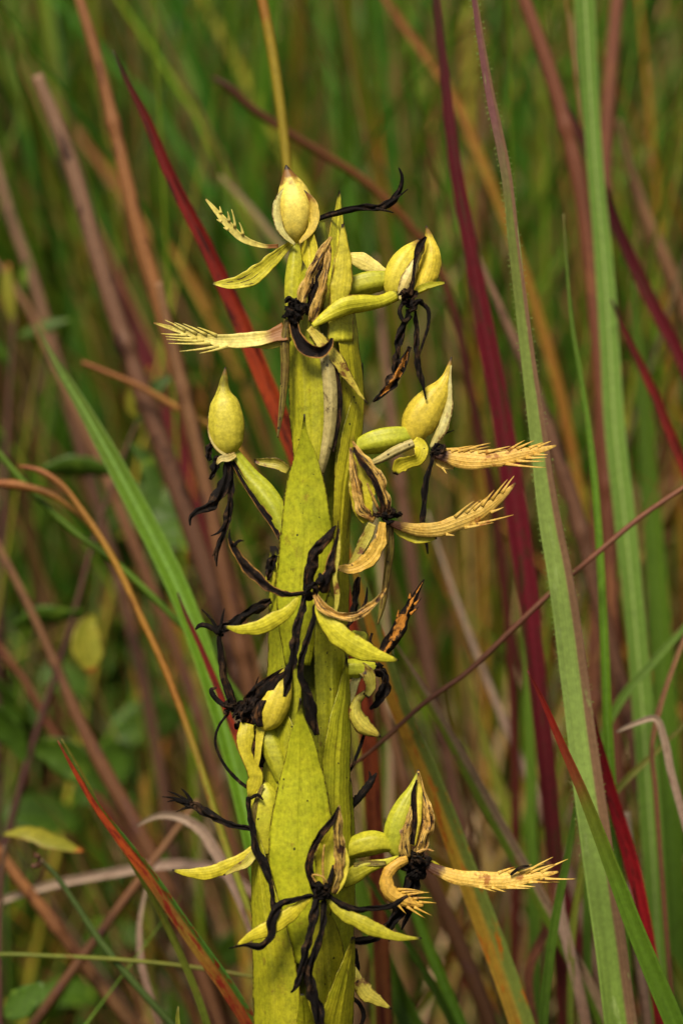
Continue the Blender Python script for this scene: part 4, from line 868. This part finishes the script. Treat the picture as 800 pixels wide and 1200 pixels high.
f.petal('ochre', [(456,612,54,6),(474,618,54,12),(496,622,54,16),(520,619,54,18),(542,611,54,19),(562,602,54,17),(580,589,54,12),(604,566,54,2)], cup=-0.12, fold=-0.08, twist=-8,
        teeth=comb(0.5,0.88,6,-1,24,30,26,14,8) + [(0.60,1,48,10,.1),(0.54,1,34,14,.1),(0.74,1,16,18,.1),(0.4,1,10,26,.1)])
f.sepal('sepal', [(458,614,46,8),(474,624,46,16),(492,631,46,13),(512,630,46,3)], cup=0.4)
f.petal('ochre_dark', [(448,612,64,8),(446,630,68,14),(438,648,70,18),(423,662,70,16),(404,667,68,10),(384,661,64,2)], cup=-0.2, fold=0.25, wave=0.16, wfreq=4, nu=13, twist=[25,0,-20])
f.sepal('sepal_brown', [(436,614,58,10),(428,632,58,14),(418,650,58,10),(408,664,58,3)], cup=0.5)
f.rib('spur', 'withered_strap', [(456,612,50,8),(457,640,50,10),(453,675,48,8),(448,710,46,7),(442,732,44,2)], cup=-0.8)
f.black([(420,676,48,9),(416,700,50,10),(414,722,50,9),(404,738,48,3)]); f.thread([(418,724,48,4),(428,706,50,4),(430,688,50,1)])
# F7 black star in the middle
f = Flower('blackened star shaped flower with two green sepals in the middle of the spike', 364, 692, 70, 25)
f.knot(364, 690, 74, 15, 10); f.thread([(372,684,78,8),(376,678,80,9),(374,672,78,3)], 'black', 'column')
f.petal('black_brown', [(360,692,72,10),(363,672,78,14),(368,650,82,13),(380,634,82,12),(394,616,78,2)], crumple=0.4, cup=-0.6)
f.petal('black_edge', [(376,694,72,12),(384,676,76,14),(388,656,76,9),(394,634,74,4),(396,610,72,1)], crumple=0.4, cup=-0.6)
f.sepal('sepal_brown', [(392,720,68,3),(395,698,70,7),(392,676,72,6),(396,650,72,5),(397,620,70,2)], cup=0.3)
f.black([(358,694,72,5),(340,697,76,7),(320,691,80,10),(302,678,82,13),(286,660,82,14),(274,642,80,10),(268,630,78,3)], mat='black_edge', crumple=0.25)
f.thread([(272,638,80,4),(269,630,80,3),(269,620,80,1)]); f.thread([(274,640,80,4),(280,634,82,3),(286,634,82,1)])
f.sepal('sepal', [(350,700,72,5),(338,716,76,14),(320,728,80,20),(302,736,82,18),(284,738,82,12),(262,734,80,2)], cup=-0.5, twist=12)
f.sepal('sepal', [(368,702,74,6),(378,722,80,18),(394,742,84,26),(416,758,86,28),(440,768,86,18),(467,774,84,2)], cup=-0.5, twist=-10)
f.petal('withered', [(368,694,76,5),(378,712,82,11),(394,722,84,10),(416,722,84,9),(436,710,84,8),(452,689,82,2)], crumple=0.3, cup=0.4)
f.black([(358,700,76,8),(350,726,82,11),(345,756,86,13),(340,786,86,12),(335,808,84,9),(333,817,84,4)], crumple=0.35)
f.black([(370,704,74,6),(366,730,78,8),(356,762,80,9),(352,792,80,10),(360,816,78,12),(366,836,76,16),(370,862,72,8)], crumple=0.35)
f.black([(322,650,30,10),(316,665,30,11),(314,680,28,5)]); f.sepal('sepal', [(316,690,24,10),(318,670,26,13),(320,652,24,4)], cup=-0.4)
# F8 left dark withered
f = Flower('shrivelled dark brown flower with yellow hood half and folded yellow petal', 296, 838, 40, 8)
f.pod('ovary', 'ovary', [(300,850,36,12),(312,862,40,22),(322,884,44,24),(332,915,46,16)], lobes=0.06)
f.pod('hood', 'hood', [(308,854,52,8),(314,846,54,24),(320,832,55,32),(326,816,54,31),(331,802,53,23),(336,788,52,12),(342,776,50,2)], flat=0.6, lobes=0.03)
f.petal('black_brown', [(306,852,58,8),(304,836,60,22),(310,818,60,20),(322,800,60,12),(340,784,58,2)], crumple=0.35, cup=-0.5)
f.petal('black_brown', [(292,848,48,18),(296,830,52,26),(302,812,52,18),(316,796,50,8),(332,784,48,2)], crumple=0.5, cup=-0.4)
f.black([(288,844,48,10),(292,826,50,10),(298,808,50,4),(303,793,50,1)], mat='black_brown'); f.knot(286, 840, 46, 18, 10, 'black_brown')
f.knot(268, 826, 44, 13, 8); f.thread([(266,828,44,6),(256,822,42,6),(248,808,42,5),(254,806,42,2)])
f.petal('black_brown', [(276,834,44,9),(269,815,46,10),(263,795,46,9),(259,770,46,8),(257,745,46,5)], crumple=0.3, cup=-0.7)
f.knot(257, 740, 46, 9, 6)
f.thread([(256,742,46,6),(244,734,46,6),(234,733,44,5),(229,738,44,2)]); f.thread([(256,740,46,4),(246,724,46,3),(236,714,46,1)]); f.thread([(258,740,46,4),(260,726,46,3),(263,713,46,1)])
f.black([(256,738,44,8),(272,730,40,11),(290,720,36,13),(304,710,32,14),(318,704,28,8)], crumple=0.35)
f.thread([(268,836,42,3),(257,850,42,3),(252,868,42,3),(258,888,42,3),(272,908,42,4),(288,922,42,4),(304,930,42,3),(322,940,42,2)])
f.sepal('sepal', [(290,848,52,18),(287,862,56,21),(288,880,58,17),(294,896,58,15),(300,910,58,20),(297,922,58,18),(291,936,56,3)], cup=-0.6, twist=[-10,20,-10])
f.sepal('sepal', [(306,850,50,12),(304,866,52,10),(302,884,54,8),(300,900,54,6)], cup=0.4)
f.black([(300,856,44,12),(304,876,44,14),(306,900,42,8)])  # no real petal: black strip painting the shaded hollow by the folded petal
# F9 small leftover on the right
f = Flower('half dropped flower with curled yellow petal and black tipped ochre strap', 424, 788, 30)
f.pod('ovary', 'ovary', [(396,786,36,16),(412,784,38,22),(428,784,36,18),(440,780,30,8)], lobes=0.08)
f.pod('hood', 'hood_green', [(404,756,26,6),(412,752,28,20),(422,748,26,20),(430,742,24,4)], flat=0.7)
f.petal('sepal_brown', [(422,782,42,12),(432,792,46,15),(434,806,46,11),(428,816,46,8)], cup=0.5)
f.petal('sepal_brown', [(430,812,46,8),(418,824,48,12),(418,840,50,20),(428,852,50,20),(438,858,48,12),(446,864,46,2)], cup=-0.6, twist=[20,0,10])
f.petal('rim', [(420,790,40,10),(414,806,40,10),(412,824,40,6),(414,834,40,2)], cup=0.4)
f.black([(438,780,34,10),(450,792,36,12),(450,808,36,14),(442,822,36,12),(434,832,36,4)]); f.knot(440, 786, 32, 14, 8)
f.petal('black_ochre', [(446,772,28,9),(456,754,30,16),(466,738,32,17),(476,718,34,13),(486,698,34,7),(497,679,34,2)], crumple=0.25, cup=-0.5, teeth=[(0.6,1,14,25,.2),(0.7,1,12,25,.1),(0.5,-1,10,24,.1),(0.75,-1,9,22,.1)])
f.thread([(436,742,30,3),(434,752,30,3),(440,760,30,2)]); f.thread([(430,850,30,3),(420,880,30,4),(412,900,30,3),(404,913,28,1)])
f.thread([(398,958,14,7),(412,944,14,9),(426,928,14,9),(436,914,14,7),(441,906,14,2)]); f.thread([(430,920,14,5),(434,912,14,4),(432,904,14,1)])
# F10 bottom left
f = Flower('flower with black forked petals and one pointed yellow green sepal', 300, 960, 40, 20)
f.pod('hood', 'hood_green', [(314,1000,36,20),(310,980,38,29),(310,955,40,33),(310,935,40,30),(308,922,38,18),(306,914,36,4)], flat=0.6, lobes=0.05)
f.sepal('withered_strap', [(298,1010,48,3),(296,975,48,5),(300,940,50,6),(308,920,48,4)], cup=0.4)
f.black([(292,934,54,7),(292,955,56,8),(296,975,58,10),(300,996,60,11),(311,1016,62,10),(318,1040,64,9),(322,1066,66,8)], crumple=0.4)
f.black([(296,972,56,6),(276,968,54,8),(256,960,52,10),(238,951,50,12),(222,942,48,10),(206,938,46,5)], crumple=0.4)
for a, b in (((226,944),(196,927)), ((222,942),(190,934)), ((230,946),(206,952)), ((224,940),(212,924)), ((215,940),(196,940))):
    f.thread([(a[0],a[1],48,5),((a[0]+b[0])/2,(a[1]+b[1])/2-2,48,3),(b[0],b[1],48,1)])
f.thread([(294,936,54,4),(302,932,56,4),(308,938,56,2)])
f.sepal('sepal', [(298,996,48,12),(286,1006,50,16),(270,1014,52,17),(250,1022,54,18),(228,1024,54,13),(202,1020,52,2)], cup=-0.4, twist=8)
f.sepal('sepal_brown', [(298,1000,54,10),(288,1012,56,12),(276,1018,56,8),(262,1026,54,2)], cup=0.5)
# F11 bottom centre star
f = Flower('black centred star flower with open pointed hood low on the spike', 378, 1045, 75, 31)
f.petal('sepal', [(380,1046,70,10),(382,1020,68,26),(386,995,66,28),(392,972,68,14),(396,952,70,3)], cup=0.5, nu=11)
f.petal('black_brown', [(370,1046,76,7),(363,1024,80,9),(365,1000,82,8),(376,978,84,8),(388,964,84,7),(396,946,82,2)], crumple=0.35)
f.petal('withered', [(388,1046,76,10),(396,1026,80,14),(396,1000,82,13),(395,976,84,12),(397,944,82,2)], crumple=0.3, cup=-0.6, twist=20)
f.sepal('hood', [(392,1048,74,5),(401,1030,78,9),(404,1008,78,10),(400,986,78,5),(397,966,78,2)], cup=-0.5, twist=25)
f.thread([(380,1038,78,3),(378,1015,80,3),(380,990,80,2)], 'withered', 'column'); f.thread([(384,1040,78,8),(388,1028,80,6),(390,1014,78,2)], 'black', 'column')
f.knot(377, 1046, 82, 16, 11); f.thread([(372,1036,84,2),(366,1026,86,2),(378,1028,88,2),(384,1036,86,1)], 'withered', 'column')
f.black([(366,1050,80,6),(346,1054,84,8),(328,1062,86,10),(319,1078,88,12),(316,1098,88,12),(304,1110,88,10),(288,1108,86,4),(268,1112,84,2)], crumple=0.35)
f.sepal('sepal', [(364,1052,78,6),(350,1064,82,14),(332,1078,84,20),(312,1090,86,18),(294,1098,86,12),(276,1110,84,2)], cup=-0.5, twist=12)
f.sepal('sepal', [(382,1052,78,6),(398,1068,82,14),(418,1080,86,18),(440,1090,88,18),(462,1098,88,11),(494,1100,86,2)], cup=-0.5, twist=-10)
f.black([(384,1048,80,6),(398,1060,84,8),(418,1066,84,8),(440,1065,80,8),(462,1060,72,7),(478,1050,66,5)], crumple=0.3)
f.black([(372,1054,84,9),(367,1080,88,11),(360,1110,90,11),(352,1138,90,9),(347,1156,90,8),(341,1164,88,3)], crumple=0.35)
f.black([(380,1056,82,7),(378,1082,86,8),(372,1110,86,9),(362,1138,84,13),(364,1160,84,17),(372,1184,82,16),(376,1212,78,10)], crumple=0.4)
# F12 bottom right
f = Flower('lowest side flower with split hood and two ochre claw-like fringed petals', 480, 1008, 30)
f.pod('ovary', 'ovary', [(404,1000,34,18),(420,992,36,26),(438,988,36,27),(456,990,34,18),(470,998,32,10)], lobes=0.06)
f.rib('ovary', 'sepal', [(400,1036,46,12),(414,1026,48,20),(432,1017,48,16),(452,1011,46,9),(470,1006,42,10)], cup=-0.6, fold=0.3, nu=11, twist=[15,-15,10], thick=0.0006)
f.sepal('withered_strap', [(414,1014,46,5),(432,1012,48,7),(452,1012,48,5)], cup=0.4)
f.pod('hood', 'hood_green', [(472,1006,32,8),(464,994,34,20),(463,978,34,26),(468,960,33,27),(476,942,31,22),(484,926,29,14),(488,914,28,8),(490,902,27,2)], flat=0.7, lobes=0.03)
f.petal('withered', [(478,1006,42,10),(474,990,46,16),(478,970,46,14),(484,950,44,10),(489,928,42,3)], cup=-0.6, crumple=0.25)
f.petal('withered', [(486,1004,42,10),(493,988,46,16),(498,966,46,17),(497,946,44,14),(492,926,40,9),(490,904,38,2)], cup=-0.6, crumple=0.35, twist=15)
f.petal('hood', [(484,992,48,4),(488,970,50,8),(490,946,48,9),(491,924,44,6),(490,906,42,2)], cup=-0.4)
f.petal('black_brown', [(482,990,50,5),(486,960,50,6),(484,936,48,6),(488,914,46,2)], crumple=0.4)
f.knot(488, 1012, 48, 19, 12); f.knot(484, 1026, 46, 13, 8); f.thread([(488,1000,48,4),(500,996,48,3),(508,998,48,2)], 'withered')
f.petal('ochre', [(500,1014,46,10),(516,1022,48,15),(536,1028,50,17),(560,1031,50,19),(584,1032,50,21),(606,1030,50,17),(628,1027,50,10),(654,1022,50,2)], cup=-0.12, fold=-0.08, twist=8,
        teeth=comb(0.56,0.88,5,-1,22,36,24,16,11) + comb(0.42,0.86,6,1,18,34,18,10,12) + [(0.76,-1,36,26,.2)])
f.thread([(598,1026,52,3),(608,1018,54,4),(620,1015,54,2)])
f.petal('ochre_dark', [(478,1008,54,10),(464,1014,58,14),(453,1028,60,15),(455,1044,62,19),(466,1053,62,18),(480,1058,62,13),(496,1062,60,3)], cup=-0.5, twist=[10,-10,0],
        teeth=[(0.62,-1,24,42,.1),(0.70,-1,26,38,.1),(0.78,-1,26,32,.2),(0.86,-1,22,24,.1),(0.82,1,24,20,.1),(0.9,1,22,14,.1),(0.72,1,14,30,.1),(0.94,-1,20,14,.1)])
f.sepal('sepal', [(496,1008,40,5),(506,1013,42,9),(516,1018,42,8),(528,1020,42,2)], cup=0.4)
f.black([(484,1024,42,12),(478,1044,44,16),(470,1064,44,18),(460,1080,42,15),(448,1094,40,12),(432,1102,36,11),(414,1104,30,9)])
f.black([(488,1030,42,8),(486,1048,44,9),(480,1068,44,8),(470,1090,42,3)]); f.thread([(474,1070,42,5),(480,1062,44,4),(492,1066,44,2)]); f.thread([(464,1080,42,4),(458,1090,42,3),(456,1104,42,1)])
# F13 lowest
f = Flower('cut off lowest flower showing one drooping yellow green sepal', 416, 1150, 30)
f.sepal('sepal_brown', [(414,1134,36,6),(420,1150,40,15),(428,1164,42,22),(440,1172,42,15),(459,1183,40,2)], cup=-0.5, twist=-10)
f.black([(416,1112,30,5),(418,1130,32,8),(416,1150,32,6)]); f.thread([(408,1168,20,5),(420,1176,20,5),(426,1192,22,5),(420,1206,22,4)])
